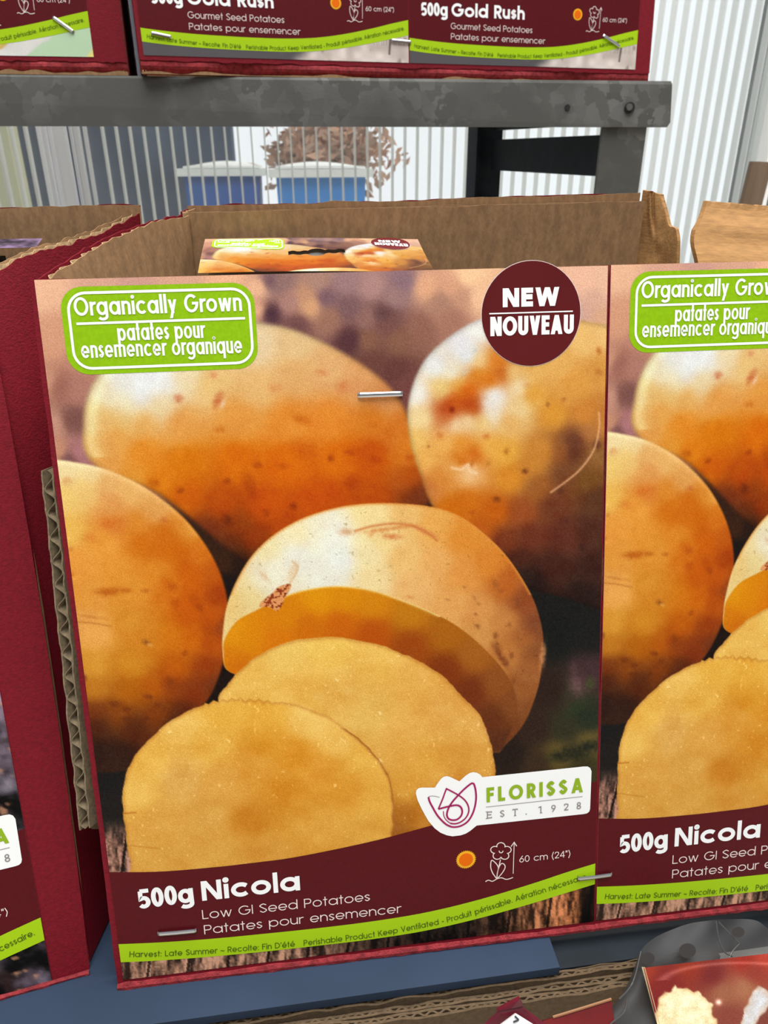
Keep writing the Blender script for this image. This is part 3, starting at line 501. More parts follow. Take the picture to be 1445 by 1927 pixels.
def picture_mesh(name, nx, ny, fn, x0=0., x1=CW, y0=0., y1=-CH, hole=None, wave=None):
    """card with a picture inked on its face: fn(x, y) -> display colours"""
    X, Y = np.meshgrid(np.linspace(x0, x1, nx), np.linspace(y0, y1, ny)); x = X.ravel(); y = Y.ravel(); n = nx*ny
    c = lin(fn(x, y)); z = np.full(n, .0003)
    if wave is not None: z = z+wave(x, y)
    V = np.stack([x, y, z], 1); i, j = np.meshgrid(np.arange(nx-1), np.arange(ny-1)); k = (j*nx+i).ravel(); F = np.stack([k, k+nx, k+nx+1, k+1], 1)
    if hole is not None: F = F[~hole(x[k], y[k])]
    if wave is None:       # paper thickness behind the ink
        V = np.concatenate([V, [(x0, y0, .0003), (x0, y1, .0003), (x1, y1, .0003), (x1, y0, .0003), (x0, y0, 0), (x0, y1, 0), (x1, y1, 0), (x1, y0, 0)]]); b = n
        F2 = [(b, b+4, b+5, b+1), (b+1, b+5, b+6, b+2), (b+2, b+6, b+7, b+3), (b+3, b+7, b+4, b), (b+7, b+6, b+5, b+4)]
    else: F2 = []
    F = np.concatenate([F, np.array(F2, int).reshape(-1, 4)]); me = bpy.data.meshes.new(name)
    me.vertices.add(len(V)); me.vertices.foreach_set('co', V.ravel()); me.loops.add(len(F)*4); me.loops.foreach_set('vertex_index', F.astype(np.int32).ravel())
    me.polygons.add(len(F)); me.polygons.foreach_set('loop_start', np.arange(len(F), dtype=np.int32)*4)
    me.materials.append(MATS['printed_ink']); me.materials.append(MATS['print_pink']); mi = np.zeros(len(F), np.int32); mi[len(F)-len(F2):] = 1; me.polygons.foreach_set('material_index', mi)
    at = me.attributes.new('ink', 'FLOAT_COLOR', 'POINT'); C4 = np.full((len(V), 4), [.6, .45, .4, 1.]); C4[:n, :3] = c; at.data.foreach_set('color', C4.ravel()); me.update(calc_edges=True); me.validate(); return me

# printed overlays, built once in card units and shared by the cards
H1, H2, H3, H4 = .00036, .00046, .00056, .00066
def flat_poly(mb, P, z, m=0): mb.add([(p[0], p[1], z) for p in P], [tuple(range(len(P)))], m)
def rrect(x0, y0, x1, y1, r, n=8):
    P = []
    for cx_, cy_, a in ((x1-r, y1-r, 0), (x0+r, y1-r, 90), (x0+r, y0+r, 180), (x1-r, y0+r, 270)): P += arc(cx_, cy_, r, r, a, a+90, n)
    return P
def rect_of(c): q = uvs(c); return q[:, 0].min()*.5+np.sort(q[:, 0])[1]*.5, np.sort(q[:, 1])[:2].mean(), np.sort(q[:, 0])[2:].mean(), np.sort(q[:, 1])[2:].mean()
def strip(mb, top, bot, z, m):
    n = len(top); mb.add([(p[0], p[1], z) for p in top]+[(p[0], p[1], z) for p in bot], [(i, n+i, n+i+1, i+1) for i in range(n-1)], m)
def line(mb, pts, w, z, m):
    V, F = ribbon(pts, w); mb.add([(v[0], v[1], z) for v in V], F, m)
GT = [(226,1775),(300,1772),(400,1765),(500,1755.5),(600,1745),(700,1732.5),(800,1716),(900,1692),(1000,1662),(1060,1642),(1116,1624)]
GB = [(230,1809),(300,1806),(400,1798.5),(500,1789),(600,1778),(700,1766),(800,1750),(900,1727),(1000,1699),(1060,1680.5),(1115,1663)]
MT = [(206,1640),(300,1639),(400,1631),(480,1622),(560,1611),(700,1582),(820,1550),(900,1529),(960,1512),(1040,1490),(1122,1469)]
def clampx(P, lo=0., hi=CW):
    P = np.array(P); P[0, 0] = lo; P[-1, 0] = hi; return P
def curve_x(P, n=48):
    P = clampx(uvs(P)); q = spline(P, False, 8); xs = np.linspace(0, CW, n); return np.stack([xs, np.interp(xs, q[:, 0], q[:, 1])], 1)
OV = {}
mb = MB(); ct, cg, cb = curve_x(MT), curve_x(GT), curve_x(GB); strip(mb, ct, cg, H1, 0); strip(mb, cg, cb, H1, 1); OV['title_band'] = (mb, ['print_maroon', 'print_green'])
mb = MB(); x0, y0, x1, y1 = rect_of([(114.5,541),(478,531),(486.5,693),(127,706)]); flat_poly(mb, rrect(x0, y0, x1, y1, .0062), H1, 0)
x0, y0, x1, y1 = rect_of([(128,553),(468,542.5),(476.5,683),(141,693.5)]); P = rrect(x0, y0, x1, y1, .0050); line(mb, P+[P[0]], .00078, H2, 1)
line(mb, uvs([(144.6,609.6),(461.3,599)]), .00072, H2, 1)
text_mesh(mb, 'Organically Grown', uvs([(141.6,595),(456,585.3)]), .0052, .155, H2, 1, .09)
text_mesh(mb, 'patates pour', uvs([(223,642),(386,636)]), .0049, .14, H2, 1, .10); text_mesh(mb, 'ensemencer organique', uvs([(155,674.3),(456.5,664.4)]), .0049, .14, H2, 1, .10)
OV['organic_badge'] = (mb, ['badge_green', 'print_white'])
mb = MB(); c = uv(999, 591); r = .5*(np.linalg.norm(uv(1092.3,588)-uv(906.9,594)))
flat_poly(mb, arc(c[0], c[1], r*1.012, r*1.012, 0, 354, 59), H1, 2); flat_poly(mb, arc(c[0], c[1], r, r, 0, 354, 59), H2, 0)
text_mesh(mb, 'NEW', uvs([(945,578.6),(1051,575.6)]), .0056, .275, H3, 1, .10); text_mesh(mb, 'NOUVEAU', uvs([(921.8,633),(1078,628)]), .0058, .225, H3, 1, .07); line(mb, uvs([(919.7,590.7),(1076.5,585.9)]), .0004, H3, 1)
OV['new_badge'] = (mb, ['badge_maroon', 'print_white', 'print_offwhite'])
mb = MB(); z6 = lambda p: (760+p[0]/3.6125, 1430+p[1]/3.6125)
ST = [(79,222),(84,200),(98,187),(120,183),(210,183),(222,162),(250,124),(268,110),(290,105),(312,111),(375,141),(420,100),(448,83),(470,78),(495,83),(515,94),(531,112),(1222,40),(1245,40),(1262,50),(1272,72),(1262,328),(1256,346),(1242,358),(1220,363),(492,441),(450,476),(418,496),(385,507),(330,514),(290,507),(248,490),(208,460),(165,410),(120,330),(92,270)]
flat_poly(mb, uvs([z6(p) for p in ST])[::-1], H2, 0)
for path, w in (([(165,246),(172,275),(190,310),(225,370),(268,418),(300,440),(335,450),(385,442),(435,408),(470,345),(487,270),(486,210),(476,165),(466,154),(450,158),(405,195),(365,236),(325,282),(300,325),(290,365),(300,392),(328,403),(360,398),(386,374),(394,343),(384,315),(360,302),(320,306),(270,318),(232,328)], .00068),
                ([(232,328),(260,262),(284,197),(292,193),(330,212),(375,238),(412,268),(434,305),(438,345),(420,385),(385,415),(345,428),(312,424)], .00056), ([(312,424),(285,402),(270,375),(266,342)], .00034)):
    q = spline(uvs([z6(p) for p in path]), False, 5); line(mb, q, w, H3, 1)
line(mb, spline(uvs([z6(p) for p in [(165,246),(178,240),(205,240),(240,248)]]), False, 5), .0002, H3, 3)
text_mesh(mb, 'FLORISSA', uvs([(914.8,1508.5),(1096,1489)]), .0057, .215, H3, 2, .27)
line(mb, uvs([(913.6,1517.2),(1095,1497.3)]), .0002, H3, 3)
b0, b1 = uv(915.6,1538.8), uv(1093.5,1520.3)
def serif_text(mb, txt, b0, b1, cap, m):
    n = len(txt); step = (b1-b0-(b1-b0)/n*.45)/(n-1)
    for i, ch in enumerate(txt):
        p = b0+step*i; e = _unit(b1-b0); wd = cap*(.62 if ch not in '.1' else (.1 if ch == '.' else .4)); mt = MB()
        text_mesh(mt, ch, [p, p+e*wd], cap, .14, H3, m); mb.add(mt.V, mt.F, m)
        nrm = np.array([-e[1], e[0]]); feet = {'E': [(0, 0, .0), (0, 1, .0)], 'T': [(.5, 0, 0)], '1': [(.9, 0, 0)]}.get(ch, [])
        for fx, fy, _ in feet: q = p+e*wd*fx+nrm*cap*(fy*.97+.015); line(mb, [q-e*cap*.17, q+e*cap*.17], cap*.10, H3, m)
        if ch in 'ET':
            for fx in ((1.,) if ch == 'E' else (0., 1.)):
                for y_ in ((.0, 1.) if ch == 'E' else (1.,)):
                    q = p+e*wd*fx+nrm*cap*y_; line(mb, [q, q+nrm*cap*(.2 if y_ == 0 else -.2)], cap*.10, H3, m)
serif_text(mb, 'EST.1928', b0, b1, .0027, 3)
OV['brand_sticker'] = (mb, ['print_white', 'print_magenta', 'print_leaf', 'print_grey'])
mb = MB(); c = uv(876.3,1616); R1 = .5*np.linalg.norm(uv(857.3,1616)-uv(895.4,1616)); P = []
for k in range(60): a = 2*math.pi*k/60; rr = R1*(1. if k % 2 else .87); P.append((c[0]+rr*math.cos(a), c[1]+rr*math.sin(a)))
flat_poly(mb, P, H2, 0); flat_poly(mb, arc(c[0], c[1], R1*.68, R1*.68, 0, 350, 35), H3, 1); OV['sun_icon'] = (mb, ['print_amber', 'print_orange'])
mb = MB(); z7 = z6; cc = (657, 617); P = []
for k in range(101):
    a = 2*math.pi*k/100+math.pi/2; rr = 44+24*abs(math.cos(2.5*(a-math.pi/2)))**.75; P.append(z7((cc[0]+rr*1.05*math.cos(a), cc[1]-rr*.88*math.sin(a))))
line(mb, uvs(P), .00034, H2, 0)
for path in ([(644,612),(650,624),(664,625),(672,612)], [(654,672),(642,725),(632,770),(630,802)], [(629,802),(602,765),(588,725),(593,678),(618,692),(636,716),(640,735)], [(631,802),(664,765),(684,730),(682,708),(664,698),(650,712),(640,735),(631,770)], [(552,822),(572,812),(600,819),(632,802),(662,796),(690,806),(715,802),(739,793)]):
    line(mb, spline(uvs([z7(p) for p in path]), False, 5), .00034, H2, 0)
line(mb, uvs([z7((740,768)), z7((747,560))]), .00026, H2, 0); line(mb, uvs([z7((726,584)), z7((747,554)), z7((764,581))]), .00034, H2, 0)
text_mesh(mb, '60 cm (24")', uvs([(976.5,1621.8),(1072,1610.5)]), .00265, .105, H2, 0, .10); OV['height_icon'] = (mb, ['print_offwhite'])
BL_ = [(244,1799.2),(312,1797.5),(427,1790.5),(555,1779.5),(647,1769),(713,1760),(825,1738),(900,1717.5),(969,1695),(1040,1673),(1106,1651)]
mb = MB(); text_mesh(mb, "Harvest: Late Summer ~ Recolte: Fin D'été   Perishable Product Keep Ventilated - Produit périssable. Aération nécessaire.", spline(uvs(BL_), False, 6), .0023, .125, H2, 0, .10); OV['care_lettering'] = (mb, ['print_dark_green'])
mb = MB(); text_mesh(mb, 'Patates pour ensemencer', uvs([(385,1756.4),(754.5,1715.5)]), .0036, .095, H2, 0, .11); OV['second_line_lettering'] = (mb, ['print_offwhite'])
mb = MB(); text_mesh(mb, 'Low GI Seed Potatoes', uvs([(381.5,1728),(696,1693.3)]), .0036, .095, H2, 0, .11); OV['first_line_lettering'] = (mb, ['print_offwhite'])
mb = MB(); text_mesh(mb, '500g', uvs([(263,1709),(366,1695.5)]), .0075, .205, H2, 0, .05); text_mesh(mb, 'Nicola', uvs([(381,1693.6),(565,1673.2)]), .0076, .21, H2, 0, .09); OV['title_lettering'] = (mb, ['print_white'])
mb = MB(); text_mesh(mb, 'Gourmet Seed Potatoes', uvs([(381.5,1728),(702,1693.3)]), .0036, .095, H2, 0, .11); OV['gold_first_line'] = (mb, ['print_offwhite'])
mb = MB(); text_mesh(mb, '500g', uvs([(263,1709),(366,1695.5)]), .0075, .205, H2, 0, .05); text_mesh(mb, 'Gold Rush', uvs([(381,1693.6),(668,1661)]), .0076, .21, H2, 0, .09); OV['gold_title'] = (mb, ['print_white'])
mb = MB(); text_mesh(mb, 'Patates pour ensemencer', uvs([(490,1744.8),(860,1704)]), .0036, .095, H2, 0, .11); OV['shifted_second_line'] = (mb, ['print_offwhite'])
OVM = {}
def overlay(key, name, parent):
    if key not in OVM:
        mb, ms = OV[key]; o = mb.build(name, ms, parent); OVM[key] = o.data; return o
    return G_link(bpy.data.objects.new(name, OVM[key]), parent)
NAMES = {'gold_first_line': 'first_line_lettering', 'gold_title': 'title_lettering', 'shifted_second_line': 'second_line_lettering'}
FULL = ['title_band', 'organic_badge', 'new_badge', 'brand_sticker', 'sun_icon', 'height_icon', 'care_lettering', 'second_line_lettering', 'first_line_lettering', 'title_lettering']
GOLD = ['title_band', 'brand_sticker', 'sun_icon', 'height_icon', 'care_lettering', 'second_line_lettering', 'gold_first_line', 'gold_title']
def add_card(root, fr, mesh, items, label=None):
    o = bpy.data.objects.new('printed_card', mesh); G_link(o, root); o.matrix_local = Matrix.Translation(-root.location) @ fr
    if label: o['label'] = label
    for k in items: overlay(k, NAMES.get(k, k), o)
    return o
def staple(root, a, b, n, r=.0007, lift=.0009):
    a, b, n = [np.asarray(v, float) for v in (a, b, n)]; e = _unit(b-a); s = _unit(np.cross(n, e)); mb = MB(); A = []
    for t, h in ((0, -.001), (0.0, lift*.6), (.0006, lift), (.5, lift*1.1), (-.0006, lift), (0, lift*.6), (0, -.001)): A.append((t, h))
    L = np.linalg.norm(b-a); path = [a-n*.001, a+n*lift*.5, a+e*L*.05+n*lift, a+e*L*.5+n*lift*1.1, b-e*L*.05+n*lift, b+n*lift*.5, b-n*.001]
    V = []
    for p in path:
        for k in range(8):
            q = 2*math.pi*k/8+.39; V.append(p+s*math.cos(q)*r*1.15+n*math.sin(q)*r*.55)
    F = [(i*8+k, i*8+(k+1) % 8, (i+1)*8+(k+1) % 8, (i+1)*8+k) for i in range(len(path)-1) for k in range(8)]
    mb.add(V, F); mb.build('staple', 'steel_staple', root, root.location)

def nicola_fn(x, y):
    Pw = O_A[None]+x[:, None]*U_A[None]-y[:, None]*V_A[None]; px, py = project(Pw); return paint_nicola(px, py)
# ---------------------------------------------------------------- the setting: ground, cream wall outside, polycarbonate glazing, frames
def noise_soft_mat(name, c1, c2, sc=4., rough=.9): return mat(name, c1, rough, spec=.1, col2=c2, vscale=sc)
noise_soft_mat('pale_gravel', (226, 220, 208), (206, 200, 188), 6.); noise_soft_mat('cream_render', (240, 226, 206), (228, 212, 190), 2.); noise_soft_mat('slate_cladding', (66, 78, 100), (88, 100, 124), 5.)
noise_soft_mat('olive_cladding', (206, 202, 168), (190, 188, 156), 3.); mat('blue_plastic', (34, 92, 172), .45, var=.06, vscale=8); mat('light_blue_plastic', (52, 140, 220), .45, var=.05, vscale=8)
mat('white_liner', (244, 244, 240), .6, var=.03, vscale=9); mat('weathered_wood', (112, 92, 74), .85, var=.2, vscale=30, aniso=(1, 1, .1)); noise_soft_mat('rusty_leaf', (226, 176, 144), (176, 150, 132), 14.)
mat('aluminium', (214, 218, 222), .42, metal=.25, var=.04, vscale=40, aniso=(4, 4, .05)); mat('frame_grey', (126, 124, 118), .6, metal=.4, var=.1, vscale=30)
def galvanised():
    m = mat('galvanised_steel', (112, 112, 108), .55, metal=.45, spec=.4, bump=.08, bscale=600); t = m.node_tree; p = t.nodes['Principled BSDF']; tc = t.nodes.new('ShaderNodeTexCoord')
    n = t.nodes.new('ShaderNodeTexNoise'); n.inputs['Scale'].default_value = 70; n.inputs['Detail'].default_value = 3.; ad = t.nodes.new('ShaderNodeVectorMath'); ad.operation = 'MULTIPLY_ADD'; ad.inputs[1].default_value = (.02, .02, .02)
    v = t.nodes.new('ShaderNodeTexVoronoi'); v.inputs['Scale'].default_value = 110; v.inputs['Randomness'].default_value = 1.
    t.links.new(tc.outputs['Object'], n.inputs['Vector']); t.links.new(n.outputs['Color'], ad.inputs[0]); t.links.new(tc.outputs['Object'], ad.inputs[2]); t.links.new(ad.outputs[0], v.inputs['Vector'])
    r = t.nodes.new('ShaderNodeValToRGB'); r.color_ramp.elements[0].position = .1; r.color_ramp.elements[0].color = rgba((96, 95, 90)); r.color_ramp.elements[1].position = .9; r.color_ramp.elements[1].color = rgba((124, 123, 118))
    sx = t.nodes.new('ShaderNodeSeparateXYZ'); t.links.new(v.outputs['Color'], sx.inputs[0]); n3 = t.nodes.new('ShaderNodeTexNoise'); n3.inputs['Scale'].default_value = 14; n3.inputs['Detail'].default_value = 5.; t.links.new(tc.outputs['Object'], n3.inputs['Vector'])
    mx = t.nodes.new('ShaderNodeMath'); mx.operation = 'MULTIPLY'; t.links.new(sx.outputs['X'], mx.inputs[0]); cl = t.nodes.new('ShaderNodeMapRange'); cl.inputs[1].default_value = .42; cl.inputs[2].default_value = .62; t.links.new(n3.outputs['Fac'], cl.inputs[0]); t.links.new(cl.outputs[0], mx.inputs[1])
    t.links.new(mx.outputs[0], r.inputs[0]); t.links.new(r.outputs[0], p.inputs['Base Color']); return m
galvanised()
def glazing(name, tint, clear, rough):
    m = bpy.data.materials.new(name); m.use_nodes = True; t = m.node_tree; t.nodes.clear(); o = t.nodes.new('ShaderNodeOutputMaterial'); tr = t.nodes.new('ShaderNodeBsdfTransparent'); tl = t.nodes.new('ShaderNodeBsdfTranslucent'); df = t.nodes.new('ShaderNodeBsdfDiffuse'); gl = t.nodes.new('ShaderNodeBsdfGlossy')
    for n in (tl, df): n.inputs[0].default_value = rgba(tint)
    tr.inputs[0].default_value = (.97, .98, .98, 1); gl.inputs['Roughness'].default_value = rough
    a = t.nodes.new('ShaderNodeMixShader'); a.inputs[0].default_value = .4; t.links.new(tl.outputs[0], a.inputs[1]); t.links.new(df.outputs[0], a.inputs[2])
    b = t.nodes.new('ShaderNodeMixShader'); b.inputs[0].default_value = clear; t.links.new(a.outputs[0], b.inputs[1]); t.links.new(tr.outputs[0], b.inputs[2])
    g = t.nodes.new('ShaderNodeMixShader'); g.inputs[0].default_value = .04; t.links.new(b.outputs[0], g.inputs[1]); t.links.new(gl.outputs[0], g.inputs[2]); t.links.new(g.outputs[0], o.inputs[0]); MATS[name] = m; return m
glazing('polycarbonate_skin', (240, 244, 246), .968, .3); glazing('polycarbonate_rib', (252, 252, 250), .38, .3)
mb = MB(); mb.box((-14, -6, -.1), (14, 7, 0)); structure(mb.build('floor', 'pale_gravel'))
def pane(name, xa, xb, y, pitch, x_first, th=.012):
    """twin-wall sheet: two skins joined by upright ribs"""
    mb = MB(); z0, z1 = .35, 2.3
    for yy in (y, y+th): mb.box((xa, yy, z0), (xb, yy+.0006, z1), 0)
    x = x_first
    while x < xb:
        if x > xa: mb.box((x-.0008, y+.0006, z0), (x+.0008, y+th, z1), 1)
        x += pitch
    return structure(mb.build(name, ['polycarbonate_skin', 'polycarbonate_rib']))
YW = .87
xl = atY(83, 300, YW)[0]; xr = atY(176, 300, YW)[0]; xe = atY(1418, 300, YW)[0]
pane('window_1', xr-.012, xe+.01, YW, .0137, atY(169+21, 242, YW)[0]); pane('window_2', xl-.5, xl+.006, YW-.004, .0139, atY(19.4, 243, YW)[0]-.0139*20)
mb = MB()                                            # aluminium glazing bar where the two sheets meet: stepped profile
for a, b, d in ((0, .09, .004), (.13, .20, .010), (.23, .31, .006), (.36, .60, .014), (.66, .71, .008), (.76, .86, .011), (.92, 1, .004)):
    mb.box((xl+(xr-xl)*a, YW-.006-d, .35), (xl+(xr-xl)*b-.0006, YW-.0055, 2.3))
glazing('clear_profile', (250, 250, 252), .25, .25); structure(mb.build('trim_1', 'clear_profile'))
mb = MB(); mb.box((xe+.004, YW-.02, .35), (xe+.014, YW+.02, 2.3)); structure(mb.build('trim_2', 'white_liner'))
mb = MB(); mb.box((xe+.014, YW-.01, .35), (xe+.12, YW+.06, 2.3)); structure(mb.build('trim_3', 'frame_grey'))
mb = MB(); a = atY(1432, 305, .80); b = atY(1408, 400, .80); mb.tube([b-(a-b)*8., a], .012, 10); o = mb.build('wooden_stake', 'weathered_wood', None)
tag(o, 'brown weathered wooden stake standing beside the clear ribbed glazing', 'stake')
# outside, seen through the glazing
mb = MB(); mb.box((-3.2, 3.1, 0), (-.16, 3.3, 2.6)); structure(mb.build('wall_shed', 'slate_cladding'))
mb = MB(); mb.box((-2.2, 1.5, 0), (-.46, 1.56, 2.6)); structure(mb.build('wall_olive', 'olive_cladding'))
def tub(name, label, xa, xb, y, ztop, body, liner, lid):
    t = thing(name, label, 'tub', ((xa+xb)/2, y+.2, 0)); d = .42
    mb = MB(); q = .03; mb.hexa([(xa+q, y+q, 0), (xb-q, y+q, 0), (xb-q, y+d-q, 0), (xa+q, y+d-q, 0), (xa, y, ztop), (xb, y, ztop), (xb, y+d, ztop), (xa, y+d, ztop)]); mb.build('body', body, t, t.location)
    mb = MB(); mb.box((xa-.015, y-.015, ztop-.016), (xb+.015, y+d+.015, ztop)); mb.build('rim', liner, t, t.location)
    mb = MB(); n = 8
    A = np.array([[(xa+(xb-xa)*i/n, y+d*j/n, ztop+.001+lid*math.sin(math.pi*i/n)*math.sin(math.pi*j/n)) for j in range(n+1)] for i in range(n+1)]); mb.slab(A, (0, 0, 1), .004); mb.build('cover', liner, t, t.location, True)
    return t
y = 1.9; tub('tub', 'dark blue tub with a pale cover outside the glazing, nearer the aluminium bar', atY(348, 350, y)[0], atY(488, 350, y)[0], y, atY(420, 317, y)[2], 'blue_plastic', 'white_liner', .012)
y = 1.7; tub('tub', 'brighter blue tub with a white cover outside the glazing, beside the rusty shrub', atY(520, 350, y)[0], atY(688, 350, y)[0], y, atY(600, 318, y)[2], 'light_blue_plastic', 'white_liner', .010)
t = thing('shrub', 'rust-coloured leafy shrub outside, behind the brighter blue tub', 'shrub', (atY(620, 270, 2.6)[0], 2.7, 0)); rs = np.random.RandomState(8); mb = MB()
for k in range(2600):
    c = np.array([t.location.x, 2.7, 1.33])+rs.normal(0, 1, 3)*np.array([.075, .10, .045]); a = _unit(rs.normal(0, 1, 3)); b = _unit(np.cross(a, rs.normal(0, 1, 3))); s = .010+.008*rs.rand()
    mb.add([c-a*s*1.6, c+b*s*.7, c+a*s*1.6, c-b*s*.7], [(0, 1, 2, 3)])
mb.build('foliage', 'rusty_leaf', t, t.location); mb = MB()
for k in range(7): q = rs.normal(0, .05, 2); mb.tube([(t.location.x+q[0]*.2, 2.7+q[1]*.2, 0), (t.location.x+q[0], 2.7+q[1], .7), (t.location.x+q[0]*2.4, 2.7+q[1]*2.4, 1.33)], .008, 6)
mb.build('stem', 'weathered_wood', t, t.location)

# ---------------------------------------------------------------- galvanised rack that carries the upper cartons
YB = .545; ZT, ZB = 1.3505, 1.3225; xbr = atY(1258, 237, YB)[0]
rack = thing('shelf_rack', 'galvanized steel shelf rack carrying the upper cartons', 'rack', (.05, .66, 0))
mb = MB(); xr2 = atY(1266, 160, YB)[0]; n = 40; pr = [(0, ZB+.0012), (.0004, ZB), (.006, ZB-.0004)]
def beam_face(x, z, yoff): return (x, YB+yoff, z)
V = [(-.7, YB, ZB), (xbr-.001, YB, ZB), (xbr+.0012, YB+.0006, ZB+.003), (xr2, YB+.001, ZT-.002), (xr2-.001, YB+.0015, ZT), (-.7, YB, ZT)]
mb.add([v for v in V]+[(v[0], v[1]+.003, v[2]) for v in V], [(0, 1, 2, 3, 4, 5), (11, 10, 9, 8, 7, 6)]+[(i, 6+i, 6+(i+1) % 6, (i+1) % 6) for i in range(6)])
mb.box((-.7, YB+.003, ZT-.003), (xr2-.002, YB+.045, ZT)); mb.build('beam', 'galvanised_steel', rack, rack.location)
mb = MB(); mb.box((-.7, YB+.046, ZT-.002), (xr2-.004, YB+.3, ZT)); mb.build('shelf_plate', 'galvanised_steel', rack, rack.location)
pa, pb = atY(1118, 300, YB+.012)[0], atY(1199, 300, YB+.012)[0]
mb = MB(); mb.box((pa, YB+.0035, .25), (pb, YB+.0065, ZT-.0031)); mb.box((pb-.003, YB+.0066, .25), (pb, YB+.04, ZT-.0031)); mb.build('post', 'galvanised_steel', rack, rack.location)
yr = .80; ra, rb = atY(896, 300, yr)[0], atY(945, 300, yr)[0]
mb = MB(); mb.box((ra, yr, .25), (ra+.0035, yr+.04, 1.345)); mb.box((ra+.0036, yr+.004, .25), (rb, yr+.008, 1.345)); mb.build('post', 'dark_steel', rack, rack.location)
f0 = lambda py: atY(1104, py, YB+.03)[2]; r0 = lambda py: atY(940, py, yr)[2]
for za, zb, zc, zd in ((f0(256), f0(331), r0(263), r0(320)), (f0(366), f0(440), r0(372), r0(430)), (f0(190), f0(236), r0(214), r0(246))):
    mb = MB(); x0 = pa-.002; w = .004
    A = [(x0+.004, YB+.0067, zb), (x0+.004+w, YB+.0067, zb), (rb-.012+w, yr-.001, zd), (rb-.012, yr-.001, zd), (x0+.004, YB+.0067, za), (x0+.004+w, YB+.0067, za), (rb-.012+w, yr-.001, zc), (rb-.012, yr-.001, zc)]
    mb.hexa(A); mb.build('rung', 'dark_steel', rack, rack.location)
c = atY(1184, 203, YB); mb = MB()
for a in range(12):
    for rr in (0,): pass
mb.tube([c+np.array([0, -.0012, 0]), c+np.array([0, .0001, 0])], .0036, 14); mb.build('bolt', 'hole_dark', rack, rack.location)
mb = MB(); mb.tube([c+np.array([-.0008, -.0022, .0004]), c+np.array([-.0008, -.0013, .0004])], .0022, 12); mb.build('bolt_head', 'galvanised_steel', rack, rack.location)
c = atY(1067.5, 202, YB); mb = MB(); mb.tube([c+np.array([0, -.0004, 0]), c+np.array([0, .0002, 0])], .0019, 12); mb.build('bolt_hole', 'hole_dark', rack, rack.location)

# ---------------------------------------------------------------- shelf under the front cartons
ZS = 1.0415
bx = .5*(atZ(1054, 1811, ZS)[0]+atZ(1032, 1770, ZS)[0]); yf = .1545
mb = MB(); mb.box((-.5, yf, ZS-.004), (bx, .42, ZS)); o = mb.build('shelf_board', 'blue_paint'); tag(o, 'blue-grey painted shelf board under the potato cartons', 'shelf')
mb = MB(); mb.box((bx+.0006, yf+.003, ZS-.010), (.5, .42, ZS-.006)); o = mb.build('shelf_board', 'dark_steel'); tag(o, 'dark steel shelf board beneath the clear plastic bag, beyond the blue board', 'shelf')
# ---------------------------------------------------------------- cartons
BOARD = ['maroon_board', 'kraft', 'kraft_torn', 'maroon_worn']
PIC_NICOLA = picture_mesh('picture_of_yellow_potatoes', 524, 716, nicola_fn)
def worn_edge(root, fr, x0, x1, yb, seed, hgt=.0021):
    mb = MB(); na = 150; A = np.zeros((na+1, 3, 3)); r1 = hash_noise(na+1, seed, 1); r2 = hash_noise(na+1, seed+1, 3)
    for i in range(na+1):
        x = x0+(x1-x0)*i/na
        for j in range(3):
            t = j/2; A[i, j] = fpt(fr, x, yb+hgt*(1+.5*r2[i])*(1-t)-(.0002+.0009*max(0, r1[i]))*t, .0002+.0006*math.sin(math.pi*t*.8)+.0007*r2[i]*t)
    n = np.array(fr.to_3x3() @ Vector((0, 0, 1))); mb.slab(A, n, .0004); return mb.build('worn_edge', ['maroon_worn'], root, root.location)
def front_slab(root, fr, x0t, x0b, x1t, x1b, y0, y1, th=.0036, name='front_panel', seed=3, bulge=None, nv=60, nu=60, tear=(.0012, .0002, .0008, .0006)):
    """maroon board behind a card, in card units (corner x at top and bottom)"""
    mb = MB(); P = lambda x, y: fpt(fr, x, y, 0); n = np.array(fr.to_3x3() @ Vector((0, 0, 1)))
    corrugated(mb, P(x0b, y1), P(x1b, y1), P(x1t, y0), P(x0t, y0), n, th, 'v', (0, 1, 2), nu, nv, tear, seed, bulge=bulge)
    return mb.build(name, BOARD, root, root.location)

# --- middle carton: Nicola
cA = thing('display_carton', 'open maroon display carton fully in view, its potato card carrying three whole staples', 'carton', (.03, .23, ZS), 'maroon cartons of seed potatoes')
yb_A = -(CH+.0033)
front_slab(cA, FA, -.0014, -.0021, CW+.0004, CW+.0006, -.0001, yb_A)
add_card(cA, FA, PIC_NICOLA, FULL); worn_edge(cA, FA, -.0021, CW+.0006, yb_A, 201)
ftl = fpt(FA, -.0012, -.0004, -.002); fbl = fpt(FA, -.0012, yb_A, -.004)
yR = .29; rtl = atY(340, 404, yR-.002); rt0 = atY(352, 393, yR); rt1 = atY(1206, 364, yR); rz = ZS+.001
def wall(root, name, a, b, c, d, n, seed, tear=(0, 0, .002, 0), th=.0036, flute='v', m=(0, 1, 2), nu=50, nv=16, bulge=None, mats=BOARD, pitch=.0078, ln=.00042, fl=.00032):
    mb = MB(); corrugated(mb, a, b, c, d, n, th, flute, m, nu, nv, tear, seed, bulge=bulge, pitch=pitch, ln=ln, fl=fl); return mb.build(name, mats, root, root.location)
nl = _unit(np.array([-(rtl-ftl)[1], (rtl-ftl)[0], 0.]))
nl = nl if nl[0] < 0 else -nl
mid = lambda u, v: np.array([0, 0, .0032*v*math.sin(math.pi*u)])
wall(cA, 'side_panel', np.array([fbl[0], fbl[1]+.004, rz]), np.array([rtl[0], rtl[1], rz]), rtl, ftl, nl, 31, (0, 0, .0012, .0004), bulge=mid, nu=120)
